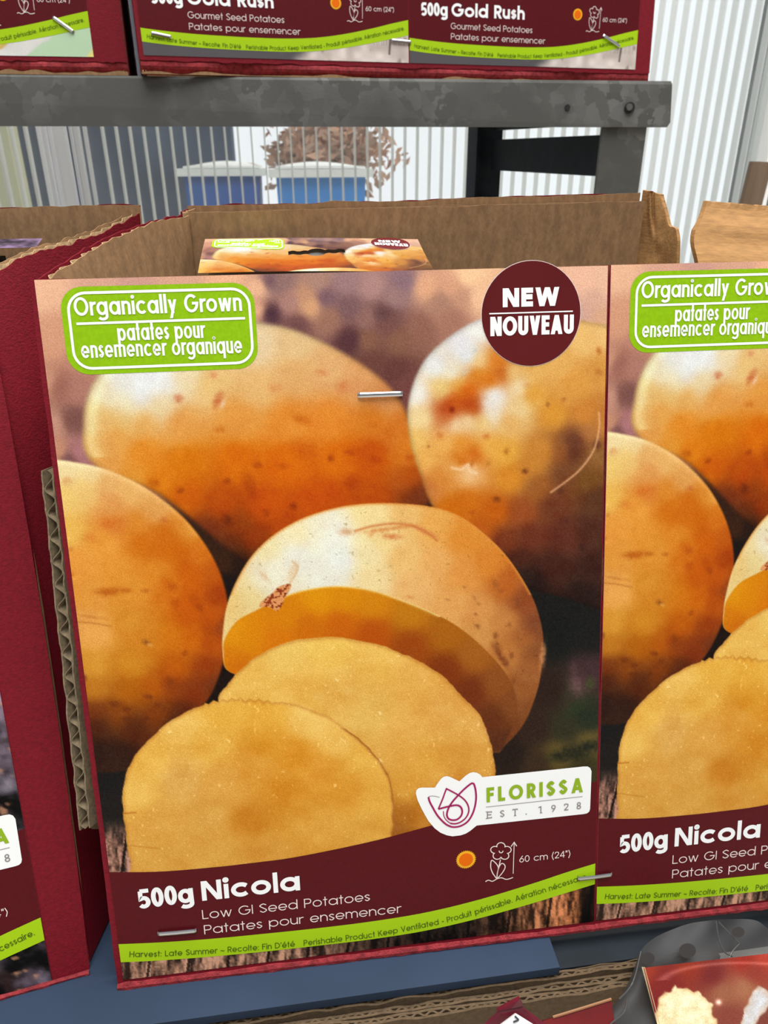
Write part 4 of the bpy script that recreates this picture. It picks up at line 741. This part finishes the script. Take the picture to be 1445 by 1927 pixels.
wall(cA, 'corner_flap', np.array([rtl[0], rtl[1]+.0005, 1.2]), np.array([rt0[0], yR, 1.2]), rt0, rtl+np.array([0, 0, .001]), _unit(np.array([-.8, -.1, 0])), 33, (0, 0, .0006, 0), .003, nu=6)
back_n = np.array([0, 1., 0])
wall(cA, 'rear_panel', np.array([rt0[0], yR+.004, rz]), np.array([rt1[0], yR+.004, rz]), rt1+np.array([0, .004, 0]), rt0+np.array([0, .004, .0006]), back_n, 35, (0, 0, .0010, 0), nu=110)
i0 = atY(352, 399, yR-.0005); i1 = atY(1207, 378, yR-.0005)
wall(cA, 'inner_flap', np.array([rt0[0]+.0005, yR-.0005, 1.10]), np.array([i1[0], yR-.0005, 1.10]), i1, i0, back_n, 37, (0, .0003, .0006, 0), .003, m=(1, 1, 2), nu=110)
# right wall torn loose, its free edge ragged
FP0 = np.array([rt1[0]+.0006, yR, 1.16]); FP1 = rt1+np.array([.0006, 0, .0012]); FP2 = atY(1243, 366, .289); FP3 = atY(1257, 420, .283); FP4 = atY(1273, 500, .274); FP5 = np.array([FP4[0], .262, 1.16])
def flap_fn():
    nu_, nv_ = 34, 40; rs = hash_noise(nv_+1, 77, 1); A = np.zeros((nu_+1, nv_+1, 3)); zt = FP1[2]
    ed = spline([FP5, FP4, FP3, FP2], False, 14); tt = np.linspace(0, len(ed)-1, nv_+1)
    for j in range(nv_+1):
        i = int(min(tt[j], len(ed)-2)); e = lerp(ed[i], ed[i+1], tt[j]-i); s = lerp(FP0, FP1, j/nv_)
        for k in range(nu_+1):
            u = k/nu_; p = lerp(s, e, u)
            v = j/nv_; cr = 0
            for (a, b, c_, w_, h_) in ((.35, 1., -.80, .06, .0012), (.9, .35, -.88, .05, -.0009), (-.3, 1, -.55, .05, .0009), (.8, 1., -1.28, .05, .0010)):
                q = a*u+b*v+c_; cr += h_*math.exp(-(q/w_)**2)
            p = p+np.array([-.3, -.9, .2])*cr*(1-u**4)*(u > 0)
            if k == nu_: p = p+np.array([.0, -.0012, 0])*rs[j]
            A[k, j] = p
    return A
mb = MB(); mb.slab(flap_fn(), _unit(np.array([.9, .3, 0])), .0016, 0); mb.build('torn_flap', ['kraft_light'], cA, cA.location)
wall(cA, 'bottom_panel', np.array([fbl[0]+.004, fbl[1]+.006, rz-.0004]), np.array([.098, .174, rz-.0004]), np.array([rt1[0], yR-.002, rz-.0004]), np.array([rt0[0], yR-.002, rz-.0004]), np.array([0, 0, -1.]), 39, (0, 0, 0, 0), .0005, nu=6, nv=6)
# corrugated side flap standing beside the front panel, flutes showing
nI = -N_A*.0042
def backed(px, py, k=.0042): return onplane(px, py, O_A-N_A*k, N_A)
s0, s1 = backed(77, 887), backed(98, 884); e0, e1 = backed(149, 1562), backed(175, 1560); din = _unit(np.array([rt0[0]-ftl[0], rt0[1]-ftl[1], 0.]))
wall(cA, 'side_flap', e0, e0+din*.05, s0+din*.05, s0, _unit((s0-s1)), 41, (.0012, 0, .0012, .0009), .0037, 'h', (2, 2, 2), nu=20, nv=90, mats=['kraft', 'kraft', 'kraft_grey'])
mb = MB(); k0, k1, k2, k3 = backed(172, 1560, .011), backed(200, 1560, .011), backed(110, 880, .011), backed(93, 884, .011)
mb.slab(np.array([[k0, k3], [k1, k2]]), -N_A, .0012, 0); mb.build('glue_tab', ['kraft_shaded'], cA, cA.location)
n3 = N_A; ca = lambda px, py: onplane(px, py, O_A+N_A*.0003, N_A)
staple(cA, ca(673,743.5), ca(757,740.5), N_A); staple(cA, ca(297,1754.5), ca(370,1748), N_A); staple(cA, ca(1086,1651), ca(1150,1643), N_A)

# --- right-hand neighbour: the same card, cut by the frame
FB = frame(O_A+U_A*(CW+.00095)-V_A*.00025, _unit(U_A+V_A*-.0), V_A)
rot = .0024; UB = _unit(U_A*math.cos(rot)+V_A*-math.sin(rot)*-1*0+U_A*0); 
VB = _unit(V_A-U_A*rot); FB = frame(O_A+U_A*(CW+.0011)-V_A*.00015, UB, VB)
cB = thing('display_carton', 'open maroon display carton at the right edge, its potato card cut off', 'carton', (.26, .23, ZS), 'maroon cartons of seed potatoes')
front_slab(cB, FB, -.0002, -.0001, CW+.003, CW+.003, -.0002, -(CH+.0033), seed=9)
add_card(cB, FB, PIC_NICOLA, FULL); worn_edge(cB, FB, -.0001, CW+.003, -(CH+.0033), 205)
q = [atY(1309, 440, .285), atY(1322, 382, .292), atY(1329, 378, .292), atY(1470, 391, .296), atY(1470, 560, .262), atY(1316, 505, .270)]
mb = MB(); nu_, nv_ = 30, 16; A = np.zeros((nu_+1, nv_+1, 3))
lo_a, lo_b, hi_a, hi_b = atY(1318, 560, .262), atY(1500, 565, .262), atY(1329, 378.5, .292), atY(1500, 393, .296)
for i in range(nu_+1):
    for j in range(nv_+1):
        p = lerp(lerp(lo_a, lo_b, i/nu_), lerp(hi_a, hi_b, i/nu_), j/nv_); v = j/nv_
        if i == 0: p = p+np.array([1, 0, 0])*(-.0038*np.interp(v, [0, .45, .68, 1], [0, .62, 1., .0])+.0009*math.sin(9*v))
        p = p+np.array([0, -1, .3])*(.0006*math.sin(v*19+.5*i/nu_)*(.5+.5*math.sin(3*i/nu_)))
        if j == nv_: p = p+np.array([0, 0, .0003*math.sin(i*2.1)*math.sin(i*.7)])
        A[i, j] = p
mb.slab(A, np.array([0, 1, 0]), .003, 0); mb.build('rear_flap', ['kraft_light'], cB, cB.location)
wall(cB, 'bottom_panel', np.array([.102, .176, rz-.0004]), np.array([.27, .176, rz-.0004]), np.array([.30, .288, rz-.0004]), np.array([.145, .288, rz-.0004]), np.array([0, 0, -1.]), 43, (0, 0, 0, 0), .0005, nu=6, nv=6)
pr0 = fpt(FB, CW+.002, -.0002, -.0045); pr1 = fpt(FB, CW+.002, -(CH+.003), -.0045)
wall(cB, 'side_panel', np.array([pr1[0], pr1[1], rz]), np.array([.31, .289, rz]), np.array([.31, .289, 1.275]), pr0, _unit(np.array([.9, -.2, 0])), 45)

# --- left-hand neighbour: card of purple potatoes
ya, le = math.radians(10), math.radians(18.5)
UL = np.array([math.cos(ya), math.sin(ya), 0]); bk = np.array([-UL[1], UL[0], 0]); VL = -(np.array([0, 0, 1])*math.cos(le)+bk*math.sin(le))
BRL = atZ(98, 1845, 1.0425); OL = BRL-VL*CH-UL*CW; FL = frame(OL, UL, VL)
def soil_fn(x, y):
    n = len(x); X = x*1000; Y = -y*1000
    a = vnoise(X, Y, 13, 61)+vnoise(X, Y, 5, 62)*.7+vnoise(X, Y, 1.8, 63)*.5
    c = np.array([86, 74, 84])[None]*(1+a[:, None]*1.5); g = sstep(.15, .5, vnoise(X+40, Y, 11, 64)+vnoise(X, Y, 3, 65)*.4)[:, None]; c = c*(1-g)+np.array([46, 30, 28])*g
    b = sstep(.32, .5, vnoise(X*.6, Y, 3.2, 66)+vnoise(X, Y, 1.4, 67)*.4)[:, None]; c = c*(1-b*.75)+np.array([196, 138, 104])*b*.75
    hl = sstep(.25, .6, vnoise(X, Y, 8, 68)+vnoise(X, Y, 20, 69)*.6)[:, None]; c = c*(1-hl*.6)+np.array([176, 168, 182])*hl*.6
    for ex, ey, rx, ry in ((60, 90, 52, 38), (120, 60, 44, 40), (110, 140, 50, 36)):
        e = ((X-ex)/rx)**2+((Y-ey)/ry)**2; k = sstep(1.08, .95, e)[:, None]; pc = np.array([96, 66, 110])*(1.25-.6*np.clip((Y-ey)/ry*.5+.5, 0, 1))[:, None]+vnoise(X, Y, 4, 70)[:, None]*26; c = c*(1-k)+pc*k
    return np.clip(c+(np.random.RandomState(4).rand(n)[:, None]-.5)*12, 5, 240)
cL = thing('display_carton', 'open maroon display carton at the left edge, purple potatoes on its card', 'carton', (-.17, .22, ZS), 'maroon cartons of seed potatoes')
PIC_PURPLE = picture_mesh('picture_of_purple_potatoes', 180, 250, soil_fn); add_card(cL, FL, PIC_PURPLE, ['title_band', 'brand_sticker', 'sun_icon', 'height_icon', 'care_lettering', 'shifted_second_line'])
xr_t, xr_b = CW+.0155, CW+.0122
bulL = lambda u, v: np.array(FL.to_3x3() @ Vector((.0022*math.sin(math.pi*v)*u, 0, -.0012*max(0, u-.92)/.08)))
front_slab(cL, FL, -.001, -.001, xr_t, xr_b, .006, -(CH+.0009), seed=15, bulge=bulL)
worn_edge(cL, FL, -.001, xr_b, -(CH+.0009), 209, .0012)
flt = fpt(FL, xr_t-.0006, .006, -.002); flb = fpt(FL, xr_b-.0006, -(CH+.0009), -.002); lr = atY(262, 393, .288); lrb = np.array([lr[0]-.010, .285, rz])
nL = np.cross(lr-flt, [0, 0, 1.]); nL = _unit(nL if nL[0] > 0 else -nL)
wall(cL, 'side_panel', np.array([flb[0], flb[1], rz]), lrb, lr, flt, nL, 47, (0, .0004, .0016, 0), nu=120, bulge=lambda u, v: np.array([0, 0, .0012*v*math.sin(2*math.pi*u)]))
ll = atY(0, 395, .287); llx = lr+(ll-lr)*1.9
wall(cL, 'rear_panel', np.array([llx[0], llx[1], rz]), np.array([lrb[0], lrb[1]+.004, rz]), lr+np.array([0, .0036, .0012]), llx, _unit(np.array([-.1, 1, 0])), 49, (0, 0, .0008, .0004), nu=80)
bl = fpt(FL, 0, -(CH-.001), -.004)
wall(cL, 'bottom_panel', np.array([bl[0], bl[1]+.01, rz-.0004]), np.array([flb[0]-.006, flb[1]+.008, rz-.0004]), np.array([lrb[0]-.004, lrb[1]-.002, rz-.0004]), np.array([llx[0], llx[1]-.004, rz-.0004]), np.array([0, 0, -1.]), 51, (0, 0, 0, 0), .0005, nu=6, nv=6)

# --- upper cartons on the rack
def upper(label, root_loc, fr, w, xl0, xr0, cards, ybot, depth, seed, back_dir=None):
    c = thing('display_carton', label, 'carton', root_loc, 'maroon cartons of seed potatoes')
    front_slab(c, fr, xl0, xl0, xr0, xr0, .012, -(CH+.0026), seed=seed, tear=(.0016, .0002, .0006, .0002), nu=120)
    n = np.array(fr.to_3x3() @ Vector((0, 0, 1))); U = np.array(fr.to_3x3() @ Vector((1, 0, 0))); back = _unit(np.array([-U[1], U[0], 0])) if back_dir is None else back_dir
    lo = -(CH+.0022); zb = ZT+.0004
    L0 = fpt(fr, xl0, lo, -.0008); R0 = fpt(fr, xr0, lo, -.0008)
    # folded bottom lip of the carton, crumpled
    mb = MB(); na = 90; A = np.zeros((na+1, 6, 3)); rn = hash_noise(na+1, seed+5, 2); rn2 = hash_noise(na+1, seed+6, 10)*4
    for i in range(na+1):
        p = lerp(L0, R0, i/na)
        for j in range(6):
            t = j/5; h = p[2]+(zb-p[2])*t; q = p+back*(.0030*t*t-.0014*math.sin(math.pi*t)*(1+1.5*rn2[i]))+np.array([0, 0, 0]); A[i, j] = (q[0], q[1], h+(.0011*rn[i] if j == 5 else 0)*(rn[i] > 0)+(0 if j else 0))
    mb.slab(A[:, ::-1], -back*-1, .0012, 0); mb.build('folded_base', ['maroon_worn'], c, c.location)
    mb = MB(); A = np.zeros((na+1, 2, 3)); k = hash_noise(na+1, seed+8, 5)*3
    for i in range(na+1):
        p = lerp(L0, R0, i/na); A[i, 0] = (p[0]-back[0]*.0020, p[1]-back[1]*.0020, zb+.0002); A[i, 1] = (p[0]-back[0]*.0020, p[1]-back[1]*.0020, zb+.0014+.0022*k[i])
    mb.slab(A, back, .0025, 0); mb.build('torn_edge', ['kraft'], c, c.location)
    Lt, Rt = fpt(fr, xl0, .01, -.003), fpt(fr, xr0, .01, -.003)
    for nm, p, pt, s in (('side_panel', L0, Lt, -1), ('side_panel', R0, Rt, 1)):
        q = p+back*.0003+U*s*.0007; a = np.array([q[0], q[1], zb+.001]); b = a+back*depth; d = pt+back*.0003+U*s*.0007+np.array([0, 0, 0])
        e = np.array([b[0], b[1], d[2]]); wall(c, nm, a, b, e, d, U*s, seed+20+s, (0, 0, .0006, 0), nu=20)
    a = np.array([L0[0], L0[1], zb+.001])+back*depth; b = np.array([R0[0], R0[1], zb+.001])+back*depth; wall(c, 'rear_panel', a, b, np.array([b[0], b[1], Rt[2]]), np.array([a[0], a[1], Lt[2]]), back, seed+30, nu=30)
    for cf, pic, items in cards: add_card(c, cf, pic, items)
    return c, n
zc = 1.36094; a = atZ(270.5, 104, zc); b = atZ(1195, 131, zc); u = _unit(b-a); bk = np.array([-u[1], u[0], 0]); le = math.radians(6); VG = -(np.array([0, 0, 1])*math.cos(le)+bk*math.sin(le))
FG1 = frame(a-VG*CH, u, VG); FG2 = frame(a+u*(CW+.0008)-VG*CH, u, VG)
def gold_fn(x, y):
    X = x*1000; Y = -y*1000; t = sstep(86, 104, X+vnoise(X, Y, 6, 81)*16)[:, None]
    bot = np.array([86, 82, 84])*(1-t)+(np.array([206, 192, 182])+vnoise(X, Y, 5, 82)[:, None]*46)*t
    d = sstep(.30, .5, vnoise(X, Y*.6, 4, 83)+.25*np.exp(-((X-104)/10)**2))[:, None]*t; bot = bot*(1-d*.6)+np.array([112, 92, 84])*d*.6
    k = (np.exp(-((X-157.5-(Y-220)*-.10)/.55)**2)*(Y > 216)*(Y < 229))[:, None]; bot = bot*(1-k)+np.array([60, 46, 44])*k
    wv = (np.abs((X*1.3) % 2.2-1.1) < .35)*(X > 146)*(Y < 224)*1.; bot = bot*(1-.14*wv[:, None])
    top = np.array([150, 120, 90])+vnoise(X, Y, 20, 84)[:, None]*40
    for ex, ey, rx, ry in ((50, 80, 46, 34), (112, 70, 44, 40), (84, 138, 58, 40)):
        e = ((X-ex)/rx)**2+((Y-ey)/ry)**2; k = sstep(1.06, .96, e)[:, None]; pc = np.array([222, 184, 112])*(1.12-.55*np.clip((Y-ey)/ry*.5+.5, 0, 1))[:, None]+vnoise(X, Y, 6, 85)[:, None]*24; top = top*(1-k)+pc*k
    q = sstep(196, 206, Y)[:, None]; return np.clip(top*(1-q)+bot*q, 5, 242)
PIC_GOLD = picture_mesh('picture_of_pale_potatoes', 260, 356, gold_fn)
cG, nG = upper('upper maroon carton with two cards side by side, at the steel shelf end', (.09, .64, ZT), FG1, 2*CW, -.0026, 2*CW+.0128, [(FG1, PIC_GOLD, GOLD), (FG2, PIC_GOLD, GOLD)], 0, .24, 61)
O3 = np.array(FG1.translation)+nG*.0003; cg = lambda px, py: onplane(px, py, O3, nG)
staple(cG, cg(284,62.5), cg(322,70.5), nG, .0008); staple(cG, cg(736,76.5), cg(773,80), nG, .0008); staple(cG, cg(1134,67), cg(1165,88), nG, .0008)
br = atZ(176.5, 107.5, zc); ya = math.radians(1.5); u3 = np.array([math.cos(ya), math.sin(ya), 0]); bk3 = np.array([-u3[1], u3[0], 0]); VY = -(np.array([0, 0, 1])*math.cos(le)+bk3*math.sin(le)); FY = frame(br-VY*CH-u3*CW, u3, VY)
def cloth_fn(x, y):
    X = x*1000; Y = -y*1000; c = np.zeros((len(x), 3))+np.array([214, 212, 204])+vnoise(X, Y, 6, 91)[:, None]*18
    g = sstep(-1, 1, X-(157-(Y-216)*1.55)+vnoise(X, Y, 5, 93)*2)[:, None]; wv = (np.sin(X*5)*np.sin(Y*5))[:, None]*14; c = c*(1-g)+(np.array([182, 208, 172])+wv)*g
    e = ((X-104)/24)**2+((Y-212)/21)**2; k = sstep(1.08, .98, e+vnoise(X, Y, 5, 92)*.2)[:, None]; r_ = sstep(.62, 1.02, e)[:, None]; c = c*(1-k)+(np.array([224, 206, 112])*(1-r_)+np.array([196, 160, 90])*r_)*k
    y2 = sstep(5, 3, np.abs(X-170)+np.abs(Y-233))[:, None]; return c*(1-y2)+np.array([226, 214, 130])*y2
PIC_CLOTH = picture_mesh('picture_of_cut_potato_on_cloth', 260, 356, cloth_fn)
cY, nY = upper('upper maroon carton whose single card shows a green and white cloth', (-.14, .62, ZT), FY, CW, -.004, CW+.0195, [(FY, PIC_CLOTH, ['title_band', 'brand_sticker', 'sun_icon', 'height_icon', 'care_lettering', 'shifted_second_line'])], 0, .24, 71, bk)
O4 = np.array(FY.translation)+nY*.0003; cy = lambda px, py: onplane(px, py, O4, nY); staple(cY, cy(100,33), cy(139,61), nY, .0008)

# ---------------------------------------------------------------- bags lying in the cartons
def bag(label, tl, tr, bl_, pic, items, film, hl=.034, deep=.0015):
    U = _unit(tr-tl); w = np.linalg.norm(tr-tl); V = bl_-tl; V = _unit(V-U*(V @ U)); k = w/CW
    r = thing('potato_bag', label, 'bag', (tl+tr)/2); fr = frame(tl, U, V)
    o = bpy.data.objects.new('header_card', pic); G_link(o, r); o.matrix_local = Matrix.Translation(-r.location) @ fr @ Matrix.Scale(k, 4)
    for it in items: overlay(it, NAMES.get(it, it), o)
    mb = MB(); N = np.cross(U, -V); A = np.zeros((13, 13, 3))
    for i in range(13):
        for j in range(13):
            x = .003+(w-(.006 if hl > .03 else .016))*i/12; y = .001+(hl-.001)*min(1, j/6); A[i, j] = tl+U*x+V*y-N*.0012-np.array([0, 0, 1])*(.055*max(0, j/6-1))
    mb.slab(A, -N, .0006); A2 = A.copy()
    for i in range(13):
        for j in range(13): A2[i, j] = A[i, j]-N*deep+np.array([0, .014, -.006])*(1-abs(j/6-1))
    mb.slab(A2, -N, .0006); mb.build('film', film, r, r.location, True); return r
glazing('clear_film', (180, 176, 170), .55, .12); glazing('dark_film', (48, 46, 46), .14, .6)
b_tl, b_tr = atY(386, 450.5, .282), atY(786, 449.5, .282); b_bl = atY(345, 516, .247)
hol = lambda x, y: ((np.abs(x-.0855) < .0215) & (np.abs(y+.0335-.0010*np.cos((x-.0855)*700)) < .0042)) | (((x-.0855)/.0075)**2+((y+.0335)/.0085)**2 < 1)
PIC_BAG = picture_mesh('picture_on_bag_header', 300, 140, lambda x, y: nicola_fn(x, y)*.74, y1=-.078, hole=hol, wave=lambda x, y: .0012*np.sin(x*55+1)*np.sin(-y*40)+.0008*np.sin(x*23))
PIC_BAG2 = None
for k in ('title_band', 'organic_badge', 'new_badge'): pass
def lifted(key):
    mb, ms = OV[key]; m2 = MB(); m2.V = [(v[0], v[1], v[2]+.0011+.0012*math.sin(v[0]*55+1)*math.sin(-v[1]*40)+.0008*math.sin(v[0]*23)-.0009) for v in mb.V]; m2.F = mb.F; m2.M = mb.M; OV['bag_'+key] = (m2, ms); NAMES['bag_'+key] = key; return 'bag_'+key
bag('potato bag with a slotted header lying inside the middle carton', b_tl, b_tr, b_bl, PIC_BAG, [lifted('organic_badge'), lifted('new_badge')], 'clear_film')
def purple_fn(x, y):
    X = x*1000; Y = -y*1000; c = np.array([92, 74, 96])*(1+vnoise(X, Y, 16, 95)[:, None]*.9+vnoise(X, Y, 5, 96)[:, None]*.5); return np.clip(c, 10, 220)
PIC_PB = picture_mesh('picture_on_purple_bag_header', 80, 40, purple_fn, y1=-.040)
tr_ = atY(80, 449, .278); tl_ = atY(-190, 453, .276); bl2 = atY(-200, 490, .255)
bag('bag with a purple printed header lying in the left carton', tl_, tr_, bl2, PIC_PB, [], 'dark_film', .018, .004)

# ---------------------------------------------------------------- lower tier: carton edges and bags below the shelf
zl = 1.0355; yb2 = atZ(845, 1839, zl)[1]; x0, x1 = atZ(250, 1925, zl)[0]-.03, atZ(1200, 1797, zl)[0]+.03
cC = thing('kraft_carton', 'plain brown corrugated carton below the shelf, four torn board edges along its back', 'carton', (0, yb2-.06, .80))
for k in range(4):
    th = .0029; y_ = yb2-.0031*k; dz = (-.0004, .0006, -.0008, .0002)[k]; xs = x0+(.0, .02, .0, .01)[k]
    wall(cC, 'rear_panel', (xs, y_, .80), (x1, y_, .80), (x1, y_, zl+dz), (xs, y_, zl+dz), np.array([0, 1., 0]), 101+k, (0, 0, .0022, 0), th, m=(0, 0, 0), nu=160, nv=4, mats=['kraft_shaded'], pitch=.0050, ln=.0008, fl=.0008)
yfr = yb2-.013
wall(cC, 'bottom_panel', (x0, yfr-.11, .802), (x1, yfr-.11, .802), (x1, yfr, .802), (x0, yfr, .802), np.array([0, 0, -1.]), 111, (0, 0, 0, 0), .003, m=(1, 1, 2), nu=10, nv=6)
NB = _unit(np.array([-.12, -.62, .78])); pB = atZ(1300, 1830, 1.046); fb = lambda px, py, h=0: onplane(px, py, pB+NB*h, NB)
bg1 = thing('potato_bag', 'large clear plastic bag with punched holes below the right carton, red card inside', 'bag', fb(1300, 1900))
out = spline([(1100,1985),(1127,1926),(1165,1879),(1187,1838),(1206,1789),(1222,1772),(1244,1758),(1293,1739),(1330,1733),(1364,1730),(1418,1731),(1445,1748),(1490,1790),(1530,1990)], False, 6)
cen = (1320, 1930); HOLES = [(1219, 1804, 13, 12), (1293.5, 1789, 16, 14), (1389, 1754, 12, 10)]
def film_sheet():
    us = np.arange(1096, 1520, 7.); vs = np.arange(1724, 1990, 7.); V = []; idx = {}; F = []
    top = lambda x: np.interp(x, out[:, 0], out[:, 1])
    for i, px in enumerate(us):
        for j in range(len(vs)):
            t = j/(len(vs)-1); py = top(px)+(1990-top(px))*t; h = .0005*math.sin(px*.05+py*.02)+.0008*math.sin(px*.021-py*.035)+.0004*math.sin((px+py)*.06)*(1-t)-.004*(1-t)**2
            h += .003*math.exp(-((px*.8-py*.6-20-(1240*.8-1790*.6))/9)**2)*(px > 1340)*1.
            idx[i, j] = len(V); V.append(fb(px, py, h))
    for i in range(len(us)-1):
        for j in range(len(vs)-1):
            px = us[i]+3.5; t = (j+.5)/(len(vs)-1); py = top(px)+(1990-top(px))*t
            F.append((idx[i, j], idx[i, j+1], idx[i+1, j+1], idx[i+1, j]))
    return V, F
V, F = film_sheet(); mesh_obj('film', V, F, 'dark_film', bg1, bg1.location, None, True)
for (hx, hy, rx, ry) in HOLES:
    mb = MB(); P = [fb(hx+rx*math.cos(a_), hy+ry*math.sin(a_), .0032) for a_ in np.linspace(0, 2*math.pi, 18)[:-1]]; mb.add(P, [tuple(range(len(P)))]); mb.build('punched_hole', 'hole_dark', bg1, bg1.location)
for pts in ([(1347,1733),(1352,1765),(1362,1790),(1378,1800)], [(1352,1735),(1368,1752),(1392,1776)], [(1392,1776),(1380,1788),(1372,1802)], [(1180,1880),(1174,1905),(1150,1926),(1130,1950)], [(1206,1790),(1190,1850),(1165,1880)]):
    if 'film_fold' not in MATS: glazing('film_fold', (112, 110, 108), .25, .2)
    mb = MB(); q = spline(pts, False, 5); mb.tube([fb(p[0], p[1], .0026) for p in q], .0003, 6); mb.build('crease', 'film_fold', bg1, bg1.location)
def stew_fn_px(px, py):
    c = shep(px, py, [(1215,1825,(150,50,30)),(1300,1820,(140,44,26)),(1400,1805,(150,40,28)),(1440,1800,(178,60,44)),(1250,1845,(120,32,28)),(1340,1835,(112,34,32)),(1420,1830,(140,52,40)),(1360,1870,(150,92,64)),(1400,1860,(160,104,72)),(1370,1910,(128,60,46)),(1440,1920,(120,58,46)),(1235,1880,(120,30,28))], 12., 1.6)
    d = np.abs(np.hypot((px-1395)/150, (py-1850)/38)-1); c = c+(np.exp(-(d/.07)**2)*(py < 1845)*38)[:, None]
    q = spline([(1236,1890),(1244,1872),(1262,1866),(1268,1856),(1276,1862),(1292,1858),(1305,1864),(1322,1872),(1335,1888),(1343,1910),(1345,1940),(1240,1960)], True, 6); q2 = spline([(1392,1930),(1402,1900),(1414,1872),(1428,1858),(1440,1866),(1450,1880),(1440,1900),(1424,1925),(1410,1960)], True, 6)
    for poly, base in ((q, (236, 222, 176)), (q2, (206, 204, 204))):
        dd = signed(px+vnoise(px, py, 9, 121)*8, py+vnoise(px, py, 9, 122)*8, poly); a = sstep(-2, 2, dd)[:, None]; k = np.array(base)+(vnoise(px, py, 10, 123)*40+vnoise(px, py, 4, 124)*20)[:, None]*np.array([.6, .9, 1.2]); e = np.exp(-(np.maximum(dd, 0)/6)**2)[:, None]; k = k*(1-e*.3)+np.array([206, 140, 70])*e*.3; c = c*(1-a)+k*a
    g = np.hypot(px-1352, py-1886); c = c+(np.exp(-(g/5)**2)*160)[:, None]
    return np.clip(c*.86, 6, 205)
nx, ny = 120, 80; C0, C1_, C2_, C3_ = np.array([(1211,1821),(1475,1791),(1500,1985),(1248,1975)], float); V = []; col = []
for j in range(ny):
    for i in range(nx):
        p = lerp(lerp(C0, C1_, i/(nx-1)), lerp(C3_, C2_, i/(nx-1)), j/(ny-1)); V.append(fb(p[0], p[1], .0050)); col.append(p)
col = np.array(col); cc_ = lin(stew_fn_px(col[:, 0], col[:, 1])); F = [(j*nx+i, (j+1)*nx+i, (j+1)*nx+i+1, j*nx+i+1) for j in range(ny-1) for i in range(nx-1)]
o = mesh_obj('header_card', V, F, 'printed_ink', bg1, bg1.location); at = o.data.attributes.new('ink', 'FLOAT_COLOR', 'POINT'); at.data.foreach_set('color', np.concatenate([cc_, np.ones((len(cc_), 1))], 1).ravel())
mb = MB(); A = np.array([[fb(1207,1819.5,.0036), fb(1249,1975,.0036)], [fb(1213,1820,.0050), fb(1254,1975,.0050)]]); mb.slab(A, NB, .0003); mat('card_edge', (232, 214, 170), .7); mb.build('card_edge', 'card_edge', bg1, bg1.location)
NB2 = _unit(np.array([.05, -.6, .8])); pC = atY(960, 1915, yfr-.009); fc = lambda px, py, h=0: onplane(px, py, pC+NB2*h, NB2)
mat('maroon_film', (92, 18, 34), .35, spec=.5, var=.15, vscale=60); mat('red_card', (104, 18, 18), .4, spec=.3, col2=(84, 12, 14), vscale=50); mat('tan_print', (140, 96, 62), .5); mat('label_white', (206, 206, 202), .5); mat('label_ink', (50, 50, 56), .6)
pk = thing('foil_packet', 'maroon folded plastic packet with a small white label, below the blue shelf board', 'packet', fc(960, 1930))
def facet(name, quads, m, root, f=fc):
    mb = MB()
    for q in quads:
        P = [f(*p) for p in q]; n = _unit(np.cross(P[1]-P[0], P[2]-P[0])); n = n if n @ NB2 > 0 else -n
        k = len(P); mb.add([p for p in P]+[p-n*.0012 for p in P], [tuple(range(k)), tuple(range(k, 2*k))[::-1]]+[(i, (i+1) % k, k+(i+1) % k, k+i) for i in range(k)])
    return mb.build(name, m, root, root.location)
facet('wrapper', [[(895,1945,0), (912,1925,0), (938,1901,.002), (982,1893,.002), (1026,1926,0), (1032,1950,0)]], 'maroon_film', pk); facet('folded_corner', [[(936,1903,.0022), (978,1880,.005), (985,1893,.003), (962,1898,.0034)]], 'maroon_film', pk)
facet('label', [[(940,1930,.0045), (971,1907,.0045), (1003,1927,.0045), (1000,1950,.0045), (945,1950,.0045)]], 'label_white', pk)
mb = MB()
for pts in ([(969,1912),(976,1919)], [(976,1919),(966,1923)]):
    mb.tube([fc(*p, .0049) for p in pts], .00028, 6)
mb.build('label_print', 'label_ink', pk, pk.location)
rc = thing('potato_bag', 'glossy dark red printed card between the maroon packet and the clear plastic bag', 'card', fc(1080, 1930))
rc['category'] = 'card'; rc.name = 'header_card_sheet'
facet('card', [[(1018,1950,-.004), (1022,1921,-.004), (1094,1899,-.004), (1150,1880,-.004), (1160,1950,-.004)]], 'red_card', rc)
mb = MB(); mb.tube([fc(p[0], p[1], -.0038) for p in ((1040,1914), (1094,1897.5), (1150,1880))], .00045, 6); mb.build('printed_rim', 'tan_print', rc, rc.location)
